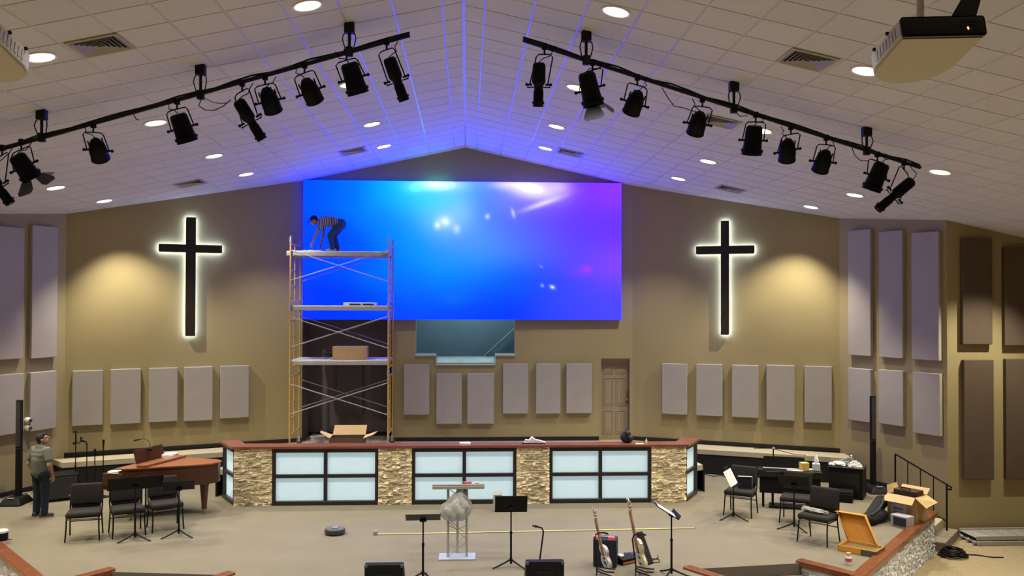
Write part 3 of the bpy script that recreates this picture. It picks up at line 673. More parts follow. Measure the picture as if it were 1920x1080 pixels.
def fixture(sg, kind, clamp, back, front, dy, label, rot=0.0, group='stage lights on the bars'):
    Cp = barpt(sg, *clamp); y0 = Cp.y-.0
    Bk = ony(*back, y0-.02); Fr = ony(*front, y0-.02+dy); ax = Fr-Bk; L = ax.length; ax.normalize()
    side = ax.cross(Vector((0, 1, 0))); side = side.normalized(); side = side if side.x > 0 else -side
    M = frameM(Bk, side, ax)
    t = thing('stage_light', label, 'stage light', Cp, group=group)
    Ml = Matrix.Translation(-Cp) @ M
    if kind == 'spot': prof = [(0, 0), (.055, 0), (.078, .04), (.082, .12), (.085, .44), (.074, .48), (.058, .52), (.056, .62), (.064, .66), (.064, .88), (.078, .885), (.078, .93), (.066, .94), (.068, 1.0), (.05, 1.0), (.05, .97)]; r = .085; pv = .50
    elif kind == 'par': prof = [(0, 0), (.050, 0), (.062, .05), (.085, .16), (.112, .42), (.118, .60), (.118, .95), (.124, .96), (.124, 1.0), (.105, 1.0), (.10, .93)]; r = .118; pv = .55
    else: prof = [(0, 0), (.085, 0), (.105, .05), (.112, .12), (.122, .62), (.128, .80), (.150, .82), (.150, .90), (.135, .91), (.14, 1.0), (.115, 1.0), (.11, .94)]; r = .122; pv = .5
    body = MB(); body.lathe([(a, b*L) for a, b in prof], 18, Ml)
    for k in range(6):      # cooling fins
        a = k*PI/3; body.box(Ml @ Vector((math.cos(a)*r*.86, math.sin(a)*r*.86, L*.2)), (.018, .006, L*.22), (Ml.to_3x3() @ Matrix.Rotation(a, 3, 'Z')))
    b = body.build('housing', fix_m, t, smooth=True)
    MB().lathe([(0, .0), (prof[-1][0]*.98, 0), (prof[-1][0]*.7, .02), (0, .03)], 18, Ml @ Matrix.Translation((0, 0, L*.95))).build('lens', lens_m, b, smooth=True)
    # yoke
    P = Ml @ Vector((0, 0, L*pv)); sd = side; hw = r+.028; up = (-P).normalized() if P.length > .05 else Vector((0, 0, 1)); topc = Vector((0, 0, -.085))
    pl, pr_ = P-sd*hw, P+sd*hw; tl, tr = topc-sd*(hw*.92)+Vector((0, 0, -.035)), topc+sd*(hw*.92)+Vector((0, 0, -.035))
    MB().tube([pl, tl, tl+sd*.03+Vector((0, 0, .03)), topc, tr-sd*.03+Vector((0, 0, .03)), tr, pr_], .0085, 7).build('yoke', fix_m, t)
    c = MB(); c.box((0, 0, .012), (.07, .05, .085), bev=.012).cyl((0, 0, -.03), (0, 0, -.095), .012, seg=8); c.cyl((.02, -.045, -.01), (.02, .045, -.01), .009, seg=7); c.build('clamp', fix_m, t)
    for s in (-1, 1):
        k = MB(); a = P+sd*hw*s; k.cyl(a-sd*.03*s, a+sd*.035*s, .014, seg=8); k.cyl(a+sd*.03*s, a+sd*.055*s, .022, .018, seg=9); k.build('knob', fix_m, t)
    if kind == 'spot':
        for s in (-1, 1):
            k = MB(); a = Ml @ Vector((s*.06, 0, L*.56)); k.cyl(a, a+sd*s*.075, .008, seg=6); k.ball(a+sd*s*.075, .013, 7); k.build('shutter_handle', fix_m, t)
    q = Ml @ Vector((0, -.03, 0)); s = random.choice((-1, 1))
    MB().tube([q, q+Vector((s*.05, 0, .05)), q*.6+Vector((s*.11, -.02, .0)), Vector((s*.10, 0, -.05)), Vector((s*.14, 0, .02))], .0065, 6).build('power_cable', fix_m, t)
    if kind == 'barn':
        for a, (ln, op) in zip(range(4), ((.20, 52), (.15, 35), (.20, 60), (.17, 40))):
            R = Matrix.Rotation(a*PI/2+rot, 4, 'Z'); h = Ml @ Matrix.Translation((0, 0, L*1.0)) @ R @ Matrix.Translation((0, .13, 0)) @ Matrix.Rotation(R_(-op), 4, 'X')
            d = MB(); q = [(-.085, 0, 0), (.085, 0, 0), (.135, 0, ln*.75), (.10, 0, ln), (-.10, 0, ln), (-.135, 0, ln*.75)]
            d.slab([h @ Vector(p) for p in q], .004); d.build('barn_door', mat('barn_door_paint', (.03, .035, .04), .35), t)
    return t
lb = 'left lighting bar'; rb = 'right lighting bar'
BL_ = make_bar(-1, (768, 66), (-60, 297), [(655, 97), (376, 178), (78, 258)], 'long black lighting bar hung across the left ceiling slope')[:2]
BR_ = make_bar(1, (981, 75), (1725, 314), [(1099, 113), (1376, 204), (1625, 283)], 'long black lighting bar hung across the right ceiling slope')[:2]
def swag(t, A, sg, pts, r=.007): MB().tube([barpt(sg, *p)-A+Vector((0, -.03, 0)) for p in pts], r, 6).build('hanging_cable', black_m, t)
swag(*BL_, -1, [(380, 184), (374, 199), (385, 207), (403, 208), (420, 200), (434, 188)]); swag(*BL_, -1, [(384, 184), (398, 192), (413, 195), (428, 194)], .005); swag(*BL_, -1, [(252, 215), (257, 224), (262, 226)])
swag(*BR_, 1, [(1240, 165), (1251, 184), (1263, 200), (1280, 203), (1300, 210)], .006); swag(*BR_, 1, [(1377, 210), (1386, 219), (1400, 218)]); swag(*BR_, 1, [(1596, 278), (1601, 292), (1612, 302), (1627, 302)], .006)
FX = [(-1, 'spot', (4, 279), (-28, 318), (20, 382), .10, f'black spotlight cut by the left picture edge, on the {lb}', 0),
      (-1, 'barn', (40, 268), (30, 291), (60, 334), .16, f'black stage light with open barn doors at the outer end of the {lb}', .4),
      (-1, 'par', (175, 236), (178, 262), (189, 298), .22, f'short black can light, third from the outer end of the {lb}', 0),
      (-1, 'fresnel', (332, 192), (333, 214), (352, 266), .12, f'wide black stage light left of a round recessed light, on the {lb}', 0),
      (-1, 'spot', (454, 158), (446, 188), (492, 262), .16, f'long black spotlight tilted right, middle of the {lb}', 0),
      (-1, 'par', (497, 146), (498, 166), (513, 209), .2, f'short black can light just right of the long tilted spotlight, {lb}', 0),
      (-1, 'par', (571, 124), (572, 149), (591, 190), .2, f'short black can light, third from the inner end of the {lb}', 0),
      (-1, 'fresnel', (650, 100), (654, 118), (672, 176), .12, f'wide black stage light covering a recessed lamp, inner part of the {lb}', 0),
      (-1, 'spot', (725, 80), (729, 108), (758, 189), .16, f'long black spotlight at the inner end of the {lb}', 0),
      (1, 'spot', (1021, 89), (1011, 117), (1009, 200), .16, f'long black spotlight hanging straight at the inner end of the {rb}', 0),
      (1, 'barn', (1111, 119), (1099, 136), (1113, 198), .14, f'black stage light with open barn doors near the inner end of the {rb}', .3),
      (1, 'par', (1195, 147), (1198, 172), (1183, 211), .2, f'short black can light, third from the inner end of the {rb}', 0),
      (1, 'par', (1317, 188), (1314, 211), (1303, 250), .2, f'short black can light beside a ceiling vent, {rb}', 0),
      (1, 'fresnel', (1417, 217), (1415, 236), (1409, 290), .12, f'wide black stage light hiding a glowing recessed lamp, middle of the {rb}', 0),
      (1, 'par', (1483, 240), (1478, 262), (1475, 300), .2, f'short black can light, fourth from the outer end of the {rb}', 0),
      (1, 'par', (1549, 260), (1550, 283), (1537, 320), .2, f'short black can light, third from the outer end of the {rb}', 0),
      (1, 'fresnel', (1645, 291), (1655, 306), (1633, 357), .12, f'wide black stage light, second from the outer end of the {rb}', 0),
      (1, 'spot', (1695, 307), (1711, 338), (1645, 393), .10, f'long black spotlight aimed left at the outer end of the {rb}', 0)]
for f in FX: fixture(f[0], f[1], f[2], f[3], f[4], f[5], f[6], f[7])

# ================================================================== PROJECTORS
def projector(M, label, w=.49, d=.52, h=.128, side=1):
    t = thing('projector', label, 'projector', M=M)
    n = 10; pl = [(-w/2, 0), (w/2, 0), (w/2, d*.62)]+[(w/2*math.cos(a)*.98, d*.62+d*.38*math.sin(a)) for a in [PI*k/n for k in range(1, n)]]+[(-w/2, d*.62)]
    s = MB(); s.prism(pl, 0, h); es = [e for e in s.bm.edges if abs(e.verts[0].co.z-e.verts[1].co.z) < 1e-6]; bmesh.ops.bevel(s.bm, geom=es, offset=.014, segments=2, affect='EDGES')
    b = s.build('shell', projb_m, t, smooth=True)
    MB().box((0, -.006, h/2), (w*.995, .022, h*.98), bev=.018, seg=3).build('rear_panel', mat('gloss_black_panel', (.006, .006, .007), .25), t, smooth=True)
    g = MB()
    for k in range(5):
        for j in range(3): g.box((w*.22+k*.024, -.0185, h*.3+j*.026), (.016, .004, .012))
    g.build('connector_row', mat('dim_ports', (.03, .028, .027), .5), t)
    MB().ball((w*.277, -.019, h*.34), (.006, .004, .011), 8).build('indicator_lamp', ledred_m, t)
    v = MB()
    for k in range(7): v.box((-side*(w/2+.001), d*(.12+.07*k), h*.5), (.006, .022, h*.5))
    v.build('side_vent', mat('vent_slot', (.50, .50, .50), .5), t)
    for y in (.16, .36): MB().cyl((-side*(w/2-.004), d*y*1.6, h*.9), (-side*(w/2+.012), d*y*1.6, h*.9), .011).build('side_knob', blackp_m, t)
    MB().lathe([(.0, 0), (.045, 0), (.045, .03), (.035, .035), (0, .03)], 16, Matrix.Translation((0.06, d*.93, h*.5)) @ Matrix.Rotation(-PI/2, 4, 'X')).build('lens', lens_m, t, smooth=True)
    Mi = M.inverted(); up = (Mi.to_3x3() @ Vector((0, 0, 1)))
    base = Vector((-.06*side, d*.22, h)); wp = M @ base; ztop = zc(wp.x)-wp.z
    p = MB(); p.cyl(base+up*.0, base+up*ztop, .021, seg=12); p.cyl(base, base+up*.025, .04, seg=12); p.build('ceiling_pole', white_m, t, smooth=True)
    a = MB(); q0, q1 = Vector((.17*side, d*.22, h-.01)), Vector((.32*side, d*.5, h))+up*.26
    a.slab([q0+Vector((-.09, 0, 0)), q0+Vector((.07, 0, 0)), q1+Vector((.06, 0, 0)), q1+Vector((-.05, 0, 0))], .05); a.build('bracket_arm', blackp_m, t)
    return t
def aim(P0, P1, roll_x):
    y = (P1-P0).normalized(); x = roll_x.normalized(); x = (x-y*x.dot(y)).normalized(); z = x.cross(y); M = Matrix((x, y, z)).transposed().to_4x4(); return M
A0 = EYEP+ray(1690, 72)*5.06; B0 = EYEP+ray(1850, 68)*5.06
M = aim(A0, EYEP+ray(1629, 143)*5.52, B0-A0); M.translation = (A0+B0)/2; projector(M, 'white and black ceiling projector hanging at upper right', d=.60)
A1 = EYEP+ray(-176, 66)*5.06; B1 = EYEP+ray(-16, 68)*5.06
M = aim(B1, EYEP+ray(60, 140)*5.52, B1-A1); M.translation = (A1+B1)/2; projector(M, 'white ceiling projector cut off by the left picture edge', d=.60, side=-1)

# ================================================================== SCAFFOLD
SX0, SX1, SY0, SY1 = -4.03, -1.80, 20.35, 21.5
sc = thing('scaffold', 'three tier yellow and grey rolling scaffold in front of the big screen', 'scaffold', (SX0, SY0, PLAT))
W_, D_ = SX1-SX0, SY1-SY0; TZ = 1.524; CZ = .27
for x in (0, W_):
    for y in (0, D_):
        c = MB(); c.cyl((x, y-.02, .075), (x, y+.02, .075), .075, seg=16); w = c.build('caster', rubber_m, sc, smooth=True)
        c = MB(); c.box((x, y, .17), (.07, .07, .04)); c.box((x, y-.035, .12), (.05, .008, .12)).box((x, y+.035, .12), (.05, .008, .12)); c.cyl((x, y, .17), (x, y, CZ+.04), .016); c.build('caster_fork', galv_m, w)
        for k in range(3):
            z = CZ+TZ*k
            MB().cyl((x, y, z), (x, y, z+TZ-.012), .021, seg=10).build('post', yellow_m if k < 2 or x == 0 else galv_m, sc, smooth=True)
            MB().cyl((x, y, z+TZ-.06), (x, y, z+TZ+.06), .026, seg=10).cyl((x-.035, y, z+TZ-.03), (x+.035, y, z+TZ-.03), .007, seg=6).cyl((x-.035, y, z+TZ+.035), (x+.035, y, z+TZ+.035), .007, seg=6).build('coupling_pin', galv_m, sc)
        MB().cyl((x, y, CZ+3*TZ), (x, y, CZ+3*TZ+.10), .017, seg=8).build('top_spigot', galv_m, sc)
    for k in range(3):
        z = CZ+TZ*k
        for q in (.12, .48, .84, 1.20, 1.44):
            MB().cyl((x, .02, z+q), (x, D_-.02 if q in (.12, 1.44) else D_*.42, z+q), .016, seg=8).build('rung', yellow_m, sc)
        MB().cyl((x, D_*.42, z+.12), (x, D_*.42, z+1.44), .016, seg=8).build('inner_post', yellow_m, sc)
for k in range(3):
    z = CZ+TZ*k
    for y, dd in ((-.03, 0), (D_+.03, .0)):
        MB().cyl((.02, y-.012, z+1.28), (W_-.02, y-.012, z+.62-.04), .0125, seg=7).build('cross_brace', galv_m, sc)
        MB().cyl((.02, y+.012, z+.60), (W_-.02, y+.012, z+1.30), .0125, seg=7).build('cross_brace', galv_m, sc)
        MB().cyl((W_/2, y-.03, z+.945), (W_/2, y+.03, z+.945), .012, seg=6).build('brace_bolt', galv_m, sc)
def deck(zt, x0, x1, label):
    t = thing('scaffold_deck', label, 'deck', (SX0, SY0, PLAT))
    for k in range(3):
        y0 = .03+k*(D_-.06)/3; y1 = y0+(D_-.06)/3-.012
        MB().box(((x0+x1)/2, (y0+y1)/2, zt-.02), (x1-x0, y1-y0, .04), bev=.006, seg=1).build('plank', plank_m, t)
    for y in (.035, D_-.035): MB().box(((x0+x1)/2, y, zt-.065), (x1-x0, .03, .09), bev=.004, seg=1).build('side_rail', alum_m, t)
    for x in (0, W_):
        for y in (.12, D_-.12): MB().box((x*.985+.016, y, zt-.05), (.06, .05, .05), bev=.006, seg=1).build('hook', galv_m, t)
    return t
ZD3, ZD2, ZD1 = 5.16-PLAT, 3.91-PLAT, 2.66-PLAT
deck(ZD3, -.10, W_-.02, 'top plank deck of the scaffold under the stooping worker'); deck(ZD2, .0, W_-.02, 'middle plank deck of the scaffold, flat box on it'); deck(ZD1, .0, W_-.02, 'lowest plank deck of the scaffold with a closed carton on it')
def carton(name, label, c, d, m, rz=0.0, tape=True):
    t = thing(name, label, 'box', c, rz); b = MB(); b.box((0, 0, d[2]/2), d, bev=.006, seg=1); b.build('carton_body', m, t)
    for s in (-1, 1): MB().box((0, s*d[1]/4, d[2]+.003), (d[0]*.99, d[1]/2-.006, .006)).build('lid_flap', m, t)
    if tape: MB().box((0, 0, d[2]+.0065), (d[0]*.9, .06, .003)).build('packing_tape', mat('brown_tape', (.40, .27, .15), .3), t)
    return t
P = ony(657.5, 673, SY0+.35); carton('cardboard_box', 'closed brown cardboard box on the lowest scaffold deck', (P.x, P.y, PLAT+ZD1), (.78, .4, .30), card_m)
P = ony(676, 576, SY0+.3); t = thing('flat_tray', 'flat pale tray with dark slots on the middle scaffold deck', 'tray', (P.x, P.y, PLAT+ZD2)); MB().box((0, 0, .035), (.74, .4, .07), bev=.01).build('tray_body', white_m, t)
for s in (-1, 1): MB().box((.05+s*.15, -.2, .03), (.26, .012, .035)).build('slot', ventd_m, t)
P = ony(618, 673, SY0+.3); t = thing('cordless_drill', 'small black cordless drill beside the carton on the scaffold', 'drill', (P.x, P.y, PLAT+ZD1))
MB().cyl((-.10, 0, .13), (.06, 0, .13), .03, .036, seg=10).cyl((-.15, 0, .13), (-.10, 0, .13), .018, .026).build('motor_housing', blackp_m, t); MB().tube([(.02, 0, .12), (.05, 0, .04)], .02).build('grip', blackp_m, t); MB().box((.055, 0, .025), (.09, .06, .05), bev=.008).build('battery', grey_m, t)
t = thing('plastic_sheet', 'crumpled white sheet lying on the top scaffold deck', 'sheet', (SX0+.32, SY0+.1, PLAT+ZD3+.002)); mb = MB()
for i in range(13):
    for j in range(7): mb.bm.verts.new((i*.058-.35, j*.07, .012+.028*random.random()*(1 if 0 < i < 12 and 0 < j < 6 else .1)))
mb.bm.verts.ensure_lookup_table()
for i in range(12):
    for j in range(6): mb.bm.faces.new([mb.bm.verts[q] for q in (i*7+j, (i+1)*7+j, (i+1)*7+j+1, i*7+j+1)])
bmesh.ops.solidify(mb.bm, geom=mb.bm.faces[:], thickness=.006); mb.build('sheet_fabric', paper_m, t)

# ================================================================== PEOPLE
def stripe_mat():
    m = bpy.data.materials.new('striped_shirt'); m.use_nodes = True; nt = m.node_tree; b = nt.nodes['Principled BSDF']; b.inputs['Roughness'].default_value = .9
    tc = nt.nodes.new('ShaderNodeTexCoord'); w = nt.nodes.new('ShaderNodeTexWave'); w.wave_type = 'BANDS'; w.bands_direction = 'X'; w.inputs['Scale'].default_value = 8.2; w.inputs['Distortion'].default_value = .4
    r = nt.nodes.new('ShaderNodeValToRGB'); r.color_ramp.interpolation = 'CONSTANT'; r.color_ramp.elements[0].color = (.012, .012, .016, 1); r.color_ramp.elements[1].position = .55; r.color_ramp.elements[1].color = (.60, .58, .56, 1)
    nt.links.new(tc.outputs['Object'], w.inputs['Vector']); nt.links.new(w.outputs['Fac'], r.inputs[0]); nt.links.new(r.outputs[0], b.inputs['Base Color']); return m
stripe_m = stripe_mat()
def hand(mb, wrist, d, palm_n, s=1.0, curl=.5):
    """palm and five separate fingers, appended to a body mesh"""
    d = Vector(d).normalized(); n = Vector(palm_n); n = (n-d*n.dot(d)).normalized(); w = d.cross(n)
    wrist = Vector(wrist); mb.caps(wrist, wrist+d*.05*s, .024*s, .03*s, 4, 8)
    M = Matrix((w, n, d)).transposed(); mb.ball(wrist+d*.055*s, (.038*s, .016*s, .045*s), 10, M)
    for k, (off, ln) in enumerate(((-.028, .066), (-.010, .078), (.009, .073), (.027, .056))):
        a = wrist+d*.085*s+w*off*s; b = a+(d*(1-curl*.3)+n*curl*.4).normalized()*ln*.55*s; c = b+(d*(1-curl)+n*curl).normalized()*ln*.45*s
        mb.caps(a, b, .0095*s, .009*s, 5, 8); mb.caps(b, c, .009*s, .007*s, 4, 8)
    a = wrist+d*.03*s-w*.03*s; b = a+(d*.7-w*.7+n*.2).normalized()*.04*s; c = b+(d*.9-w*.25+n*.3).normalized()*.03*s
    mb.caps(a, b, .012*s, .010*s, 4, 8); mb.caps(b, c, .010*s, .008*s, 4, 8)
def head_on(parent, C, M3, s=1.0, hat=False):
    """head at C; local y = face direction, z = crown. Returns nothing; adds face parts as children"""
    b = MB(); T = lambda v: C+M3 @ (Vector(v)*s)
    b.ball(T((0, -.008, .018)), tuple(k*s for k in (.074, .092, .092)), 16, M3); b.ball(T((0, .022, -.045)), tuple(k*s for k in (.056, .066, .062)), 14, M3)
    b.ball(T((0, .060, -.085)), tuple(k*s for k in (.026, .022, .018)), 8, M3)
    b.caps(T((0, .078, .012)), T((0, .108, -.022)), .010*s, .014*s, 5, 8)
    b.ball(T((0, .082, -.055)), tuple(k*s for k in (.022, .010, .008)), 8, M3)
    for sx in (-1, 1):
        b.ball(T((sx*.076, -.005, -.008)), tuple(k*s for k in (.010, .022, .032)), 8, M3); b.ball(T((sx*.032, .074, .026)), tuple(k*s for k in (.024, .012, .010)), 8, M3)
    return b
# --- standing man, seen from behind
mr = thing('person', 'man in grey-green t-shirt and dark jeans standing by the left speaker, looking up', 'person', (0, 0, 0)); F = onz(76, 969); mr.location = F; mr.rotation_euler = (0, 0, R_(-24))
b = MB(); hs = Matrix.Rotation(R_(-52), 3, 'Z') @ Matrix.Rotation(R_(24), 3, 'X'); HC = Vector((.02, .015, 1.435))
b.caps((0, -.01, 1.20), (.01, 0, 1.37), .062, .052, 8); b.caps((0, -.01, .92), (0, -.01, 1.14), .115, .112, 8)
for sx in (-1, 1):
    b.caps((sx*.09, 0, .82), (sx*.095, .01, .44), .078, .055, 10); b.caps((sx*.095, .01, .44), (sx*.10, -.01, .07), .055, .038, 10)
    sh = Vector((sx*.185, -.01, 1.235)); el = Vector((sx*.255, -.05, .985)); wr = Vector((sx*.215, .07, .765)) if sx > 0 else Vector((sx*.235, .06, .765))
    b.caps(sh, el, .052, .040, 9); b.caps(el, wr, .040, .026, 9); hand(b, wr, (sx*-.15, .2, -.9), (-sx, .2, 0), 1.0, .55)
hb = head_on(mr, HC, hs); bm2 = hb.bm; tmp = bpy.data.meshes.new('t'); bm2.to_mesh(tmp); bm2.free(); b.bm.from_mesh(tmp); bpy.data.meshes.remove(tmp)
remesh(b, 'body', skin_m, mr, .0075, 3)
h = MB(); T = lambda v: HC+hs @ Vector(v)
h.ball(T((0, -.018, .036)), (.082, .096, .088), 16, hs); h.ball(T((0, -.055, -.02)), (.068, .055, .06), 12, hs); h.ball(T((0, .045, .085)), (.058, .045, .028), 10, hs); remesh(h, 'hair', hair_m, mr, .010, 2)
e = MB()
for sx in (-1, 1): e.ball(T((sx*.030, .083, .012)), (.013, .006, .007), 8, hs)
e.build('eyes', mat('eye_dark', (.02, .015, .012), .3), mr); MB().ball(T((0, .0905, -.056)), (.02, .004, .004), 8, hs).build('lips', mat('lip', (.35, .14, .11), .6), mr)
c = MB(); c.caps((0, -.015, .86), (0, -.02, 1.05), .150, .158, 8, 16)
for z, rx, ry, yy in ((.84, .165, .125, -.01), (.92, .165, .125, -.01), (1.0, .17, .128, -.015), (1.08, .18, .132, -.02), (1.15, .19, .132, -.025), (1.21, .185, .115, -.02), (1.26, .14, .085, -.01)): c.ball((0, yy, z), (rx, ry, .09), 16)
c.ball((0, -.025, 1.295), (.088, .078, .055), 14)
for sx in (-1, 1): c.caps((sx*.16, -.01, 1.235), (sx*.225, -.035, 1.08), .078, .070, 8)
sh_ = remesh(c, 'shirt', shirt_m, mr, .011, 5)
c = MB()
for sx in (-1, 1): c.caps((sx*.085, 0, .80), (sx*.095, .012, .44), .105, .078, 10); c.caps((sx*.095, .012, .44), (sx*.10, -.005, .085), .076, .066, 10); c.ball((sx*.075, -.035, .80), (.095, .095, .10), 12)
c.ball((0, 0, .845), (.16, .118, .07), 16); remesh(c, 'jeans', jeans_m, mr, .011, 4)
for sx, yw in ((-1, 12), (1, -42)):
    R = Matrix.Rotation(R_(yw), 3, 'Z'); o_ = Vector((sx*.10, -.01, 0)); s2 = MB(); s2.caps(o_+R @ Vector((0, -.05, .05)), o_+R @ Vector((0, .13, .04)), .045, .037, 9); s2.caps(o_+Vector((0, 0, .05)), o_+Vector((0, 0, .10)), .046, .046, 4)
    s = remesh(s2, 'shoe', shoe_m, mr, .009, 2); MB().prism([((o_+R @ Vector((a, bb, 0))).x, (o_+R @ Vector((a, bb, 0))).y) for a, bb in ((-.042, -.095), (.042, -.095), (.05, .06), (.035, .165), (-.035, .165), (-.05, .06))], .0, .022).build('sole', sole_m, s)
# --- stooping worker on the top deck (faces -x)
wz = PLAT+ZD3+.002; P = ony(623, 472, SY0+.62); wk = thing('person', 'worker in striped shirt and cap stooping on top of the scaffold', 'person', (P.x, P.y, wz))
b = MB(); WC = Vector((-.425, -.03, .745)); ws = frameM(Vector((0, 0, 0)), (0, -1, 0), (-.55, 0, .83)).to_3x3()
ws = Matrix((Vector((0, -1, 0)).cross(Vector((0, 0, 1))).normalized(), Vector((-.80, -.12, -.60)), Vector((-.6, 0, .8)))).transposed()
fy = Vector((-.80, -.15, -.58)).normalized(); fz = Vector((-.60, 0, .80)); fx = fy.cross(fz).normalized(); fz = fx.cross(fy); ws = Matrix((fx, fy, fz)).transposed()
hipc = Vector((.17, 0, .66)); shc = Vector((-.21, 0, .735))
b.caps(hipc, shc, .11, .12, 9); b.caps(shc, WC+Vector((.05, 0, -.02)), .06, .05, 7)
for sy in (-1, 1):
    hp = hipc+Vector((0, sy*.085, -.02)); kn = Vector((-.03+(.05 if sy > 0 else 0), sy*.10, .40)); an = Vector((.02+(.09 if sy > 0 else 0), sy*.10, .07))
    b.caps(hp, kn, .08, .055, 10); b.caps(kn, an, .055, .038, 10)
    sh = shc+Vector((.0, sy*.165, -.005)); el = Vector((-.345, sy*.16, .44)) if sy < 0 else Vector((-.235, sy*.15, .43)); wr = Vector((-.43, sy*.13, .22)) if sy < 0 else Vector((-.285, sy*.13, .20))
    b.caps(sh, el, .050, .038, 9); b.caps(el, wr, .038, .026, 9); hand(b, wr, (wr-el), (0, -sy, -.2), .95, .4)
hb = head_on(wk, WC, ws, .95); tmp = bpy.data.meshes.new('t'); hb.bm.to_mesh(tmp); hb.bm.free(); b.bm.from_mesh(tmp); bpy.data.meshes.remove(tmp)
remesh(b, 'body', skin_m, wk, .0075, 3)
T = lambda v: WC+ws @ (Vector(v)*.95)
h = MB(); h.ball(T((0, -.02, .045)), (.082, .096, .080), 16, ws); cap_ = remesh(h, 'cap', mat('navy_cap', (.012, .012, .022), .8), wk, .009, 2)
br = MB(); br.slab([T((-.06, .055, .055)), T((.06, .055, .055)), T((.065, .12, .045)), T((.03, .165, .035)), T((-.03, .165, .035)), T((-.065, .12, .045))], .008); br.build('brim', mat('navy_cap', (.012, .012, .022), .8), cap_)
e = MB()
for sx in (-1, 1): e.ball(T((sx*.030, .083, .012)), (.012, .006, .007), 8, ws)
e.build('eyes', mat('eye_dark', (.02, .015, .012), .3), wk)
h = MB(); h.ball(T((0, -.055, -.025)), (.066, .05, .045), 12, ws); remesh(h, 'hair', hair_m, wk, .009, 2)
c = MB()
for k in range(9):
    t_ = k/8; p = hipc.lerp(shc, t_)+Vector((0, 0, .03*math.sin(PI*t_))); c.ball(p, (.08, .155+.03*t_, .125+.015*math.sin(PI*t_)), 14)
for sy in (-1, 1): sh = shc+Vector((0, sy*.15, .0)); c.caps(sh, sh+Vector((-.05, sy*.01, -.15)), .076, .066, 7)
remesh(c, 'striped_shirt', stripe_m, wk, .011, 4)
c = MB(); c.ball(hipc+Vector((.03, 0, .01)), (.13, .165, .135), 14)
for sy in (-1, 1):
    kn = Vector((-.03+(.05 if sy > 0 else 0), sy*.10, .40)); an = Vector((.02+(.09 if sy > 0 else 0), sy*.10, .09))
    c.caps(hipc+Vector((.02, sy*.08, -.02)), kn, .105, .078, 10); c.caps(kn, an, .076, .062, 10)
remesh(c, 'jeans', wjeans_m, wk, .011, 4)
for sy in (-1, 1):
    o_ = Vector((.02+(.09 if sy > 0 else 0), sy*.10, 0)); s2 = MB(); s2.caps(o_+Vector((.05, 0, .048)), o_+Vector((-.13, 0, .04)), .043, .036, 9); s = remesh(s2, 'shoe', mat('pale_shoe', (.45, .44, .42), .7), wk, .009, 2)
    MB().box(o_+Vector((-.04, 0, .011)), (.27, .08, .022), bev=.008).build('sole', sole_m, s)

# ================================================================== CHAIRS
def make_chair(label):
    t = thing('stacking_chair', label, 'chair', group='charcoal padded chairs')
    s = MB(); s.box((0, -.01, .435), (.53, .48, .10), bev=.045, seg=3); s.build('seat', chairf_m, t, smooth='full')
    R = Matrix.Rotation(R_(-9), 3, 'X'); b = MB(); b.box((0, .235, .70), (.50, .085, .36), R, bev=.038, seg=3); b.build('backrest', chairf_m, t, smooth='full')
    b = MB(); b.box((0, .215, .545), (.46, .05, .13), R, bev=.02, seg=2); b.build('lumbar_flap', chairf_m, t, smooth='full')
    for sx in (-1, 1):
        MB().tube([(sx*.245, -.19, .395), (sx*.25, -.215, .20), (sx*.262, -.235, 0)], .0125, 8).build('leg', black_m, t, smooth=True)
        MB().tube([(sx*.245, .185, .40), (sx*.25, .215, .20), (sx*.258, .262, 0)], .0125, 8).build('leg', black_m, t, smooth=True)
        MB().tube([(sx*.245, .18, .39), (sx*.25, .225, .50), (sx*.245, .262, .74)], .0125, 8).build('back_upright', black_m, t, smooth=True)
        MB().tube([(sx*.247, -.19, .375), (sx*.247, .19, .385)], .0115, 7).build('side_rail', black_m, t, smooth=True)
    MB().tube([(-.247, -.20, .365), (.247, -.20, .365)], .010, 7).build('front_stretcher', chrome_m, t, smooth=True)
    MB().tube([(-.25, .21, .25), (.25, .21, .25)], .0095, 7).build('rear_stretcher', black_m, t, smooth=True)
    return t
def chair_pose(a, b): A, B = onz(*a), onz(*b); rz = math.atan2(B.y-A.y, B.x-A.x); m = (A+B)/2; m += Vector((-math.sin(rz), math.cos(rz), 0))*.235; return m, rz
CH = [((120.7, 1018), (187, 1013), 'charcoal chair with empty seat facing forward, leftmost of the three by the piano'), ((211, 1011), (273, 1003), 'charcoal chair half hidden behind the wide black music stand'), ((285, 1000), (345, 992), 'charcoal chair nearest the piano tail, small music stand before it'),
      ((1356.4, 966), (1409.4, 972.5), 'charcoal chair with a black binder leaning on its seat'), ((1464, 980.5), (1515, 986), 'charcoal chair behind a black music stand, next to the digital piano'), ((1494.7, 1015.5), (1551, 1027), 'charcoal chair with a clear bag on its seat, beside the orange carton')]
c0 = make_chair(CH[0][2]); tree0 = [(c, kids(c)) for c in kids(c0)]; poses = [chair_pose(a, b) for a, b, _ in CH]
c0.location = poses[0][0]; c0.rotation_euler = (0, 0, poses[0][1])
for (p, rz), (_, _, l) in list(zip(poses, CH))[1:]: dup(c0, l, p, rz, tree0)
m_, r_z = poses[3]; t = thing('binder', 'black open binder standing on a charcoal chair seat, white edged', 'binder', m_+Vector((0, 0, .487)), r_z+R_(18))
MB().box((.08, .0, .115), (.26, .015, .22), Matrix.Rotation(R_(-14), 3, 'X'), bev=.004).build('cover', blackp_m, t); MB().box((.08, -.012, .113), (.24, .008, .20), Matrix.Rotation(R_(-14), 3, 'X')).build('dark_sleeve', mat('dark_sleeve', (.008, .008, .014), .5, spec=.2), t)
MB().box((.08, .02, .228), (.26, .03, .006)).build('page_edge', paper_m, t); MB().box((.213, .02, .115), (.006, .02, .22)).build('page_edge', paper_m, t)
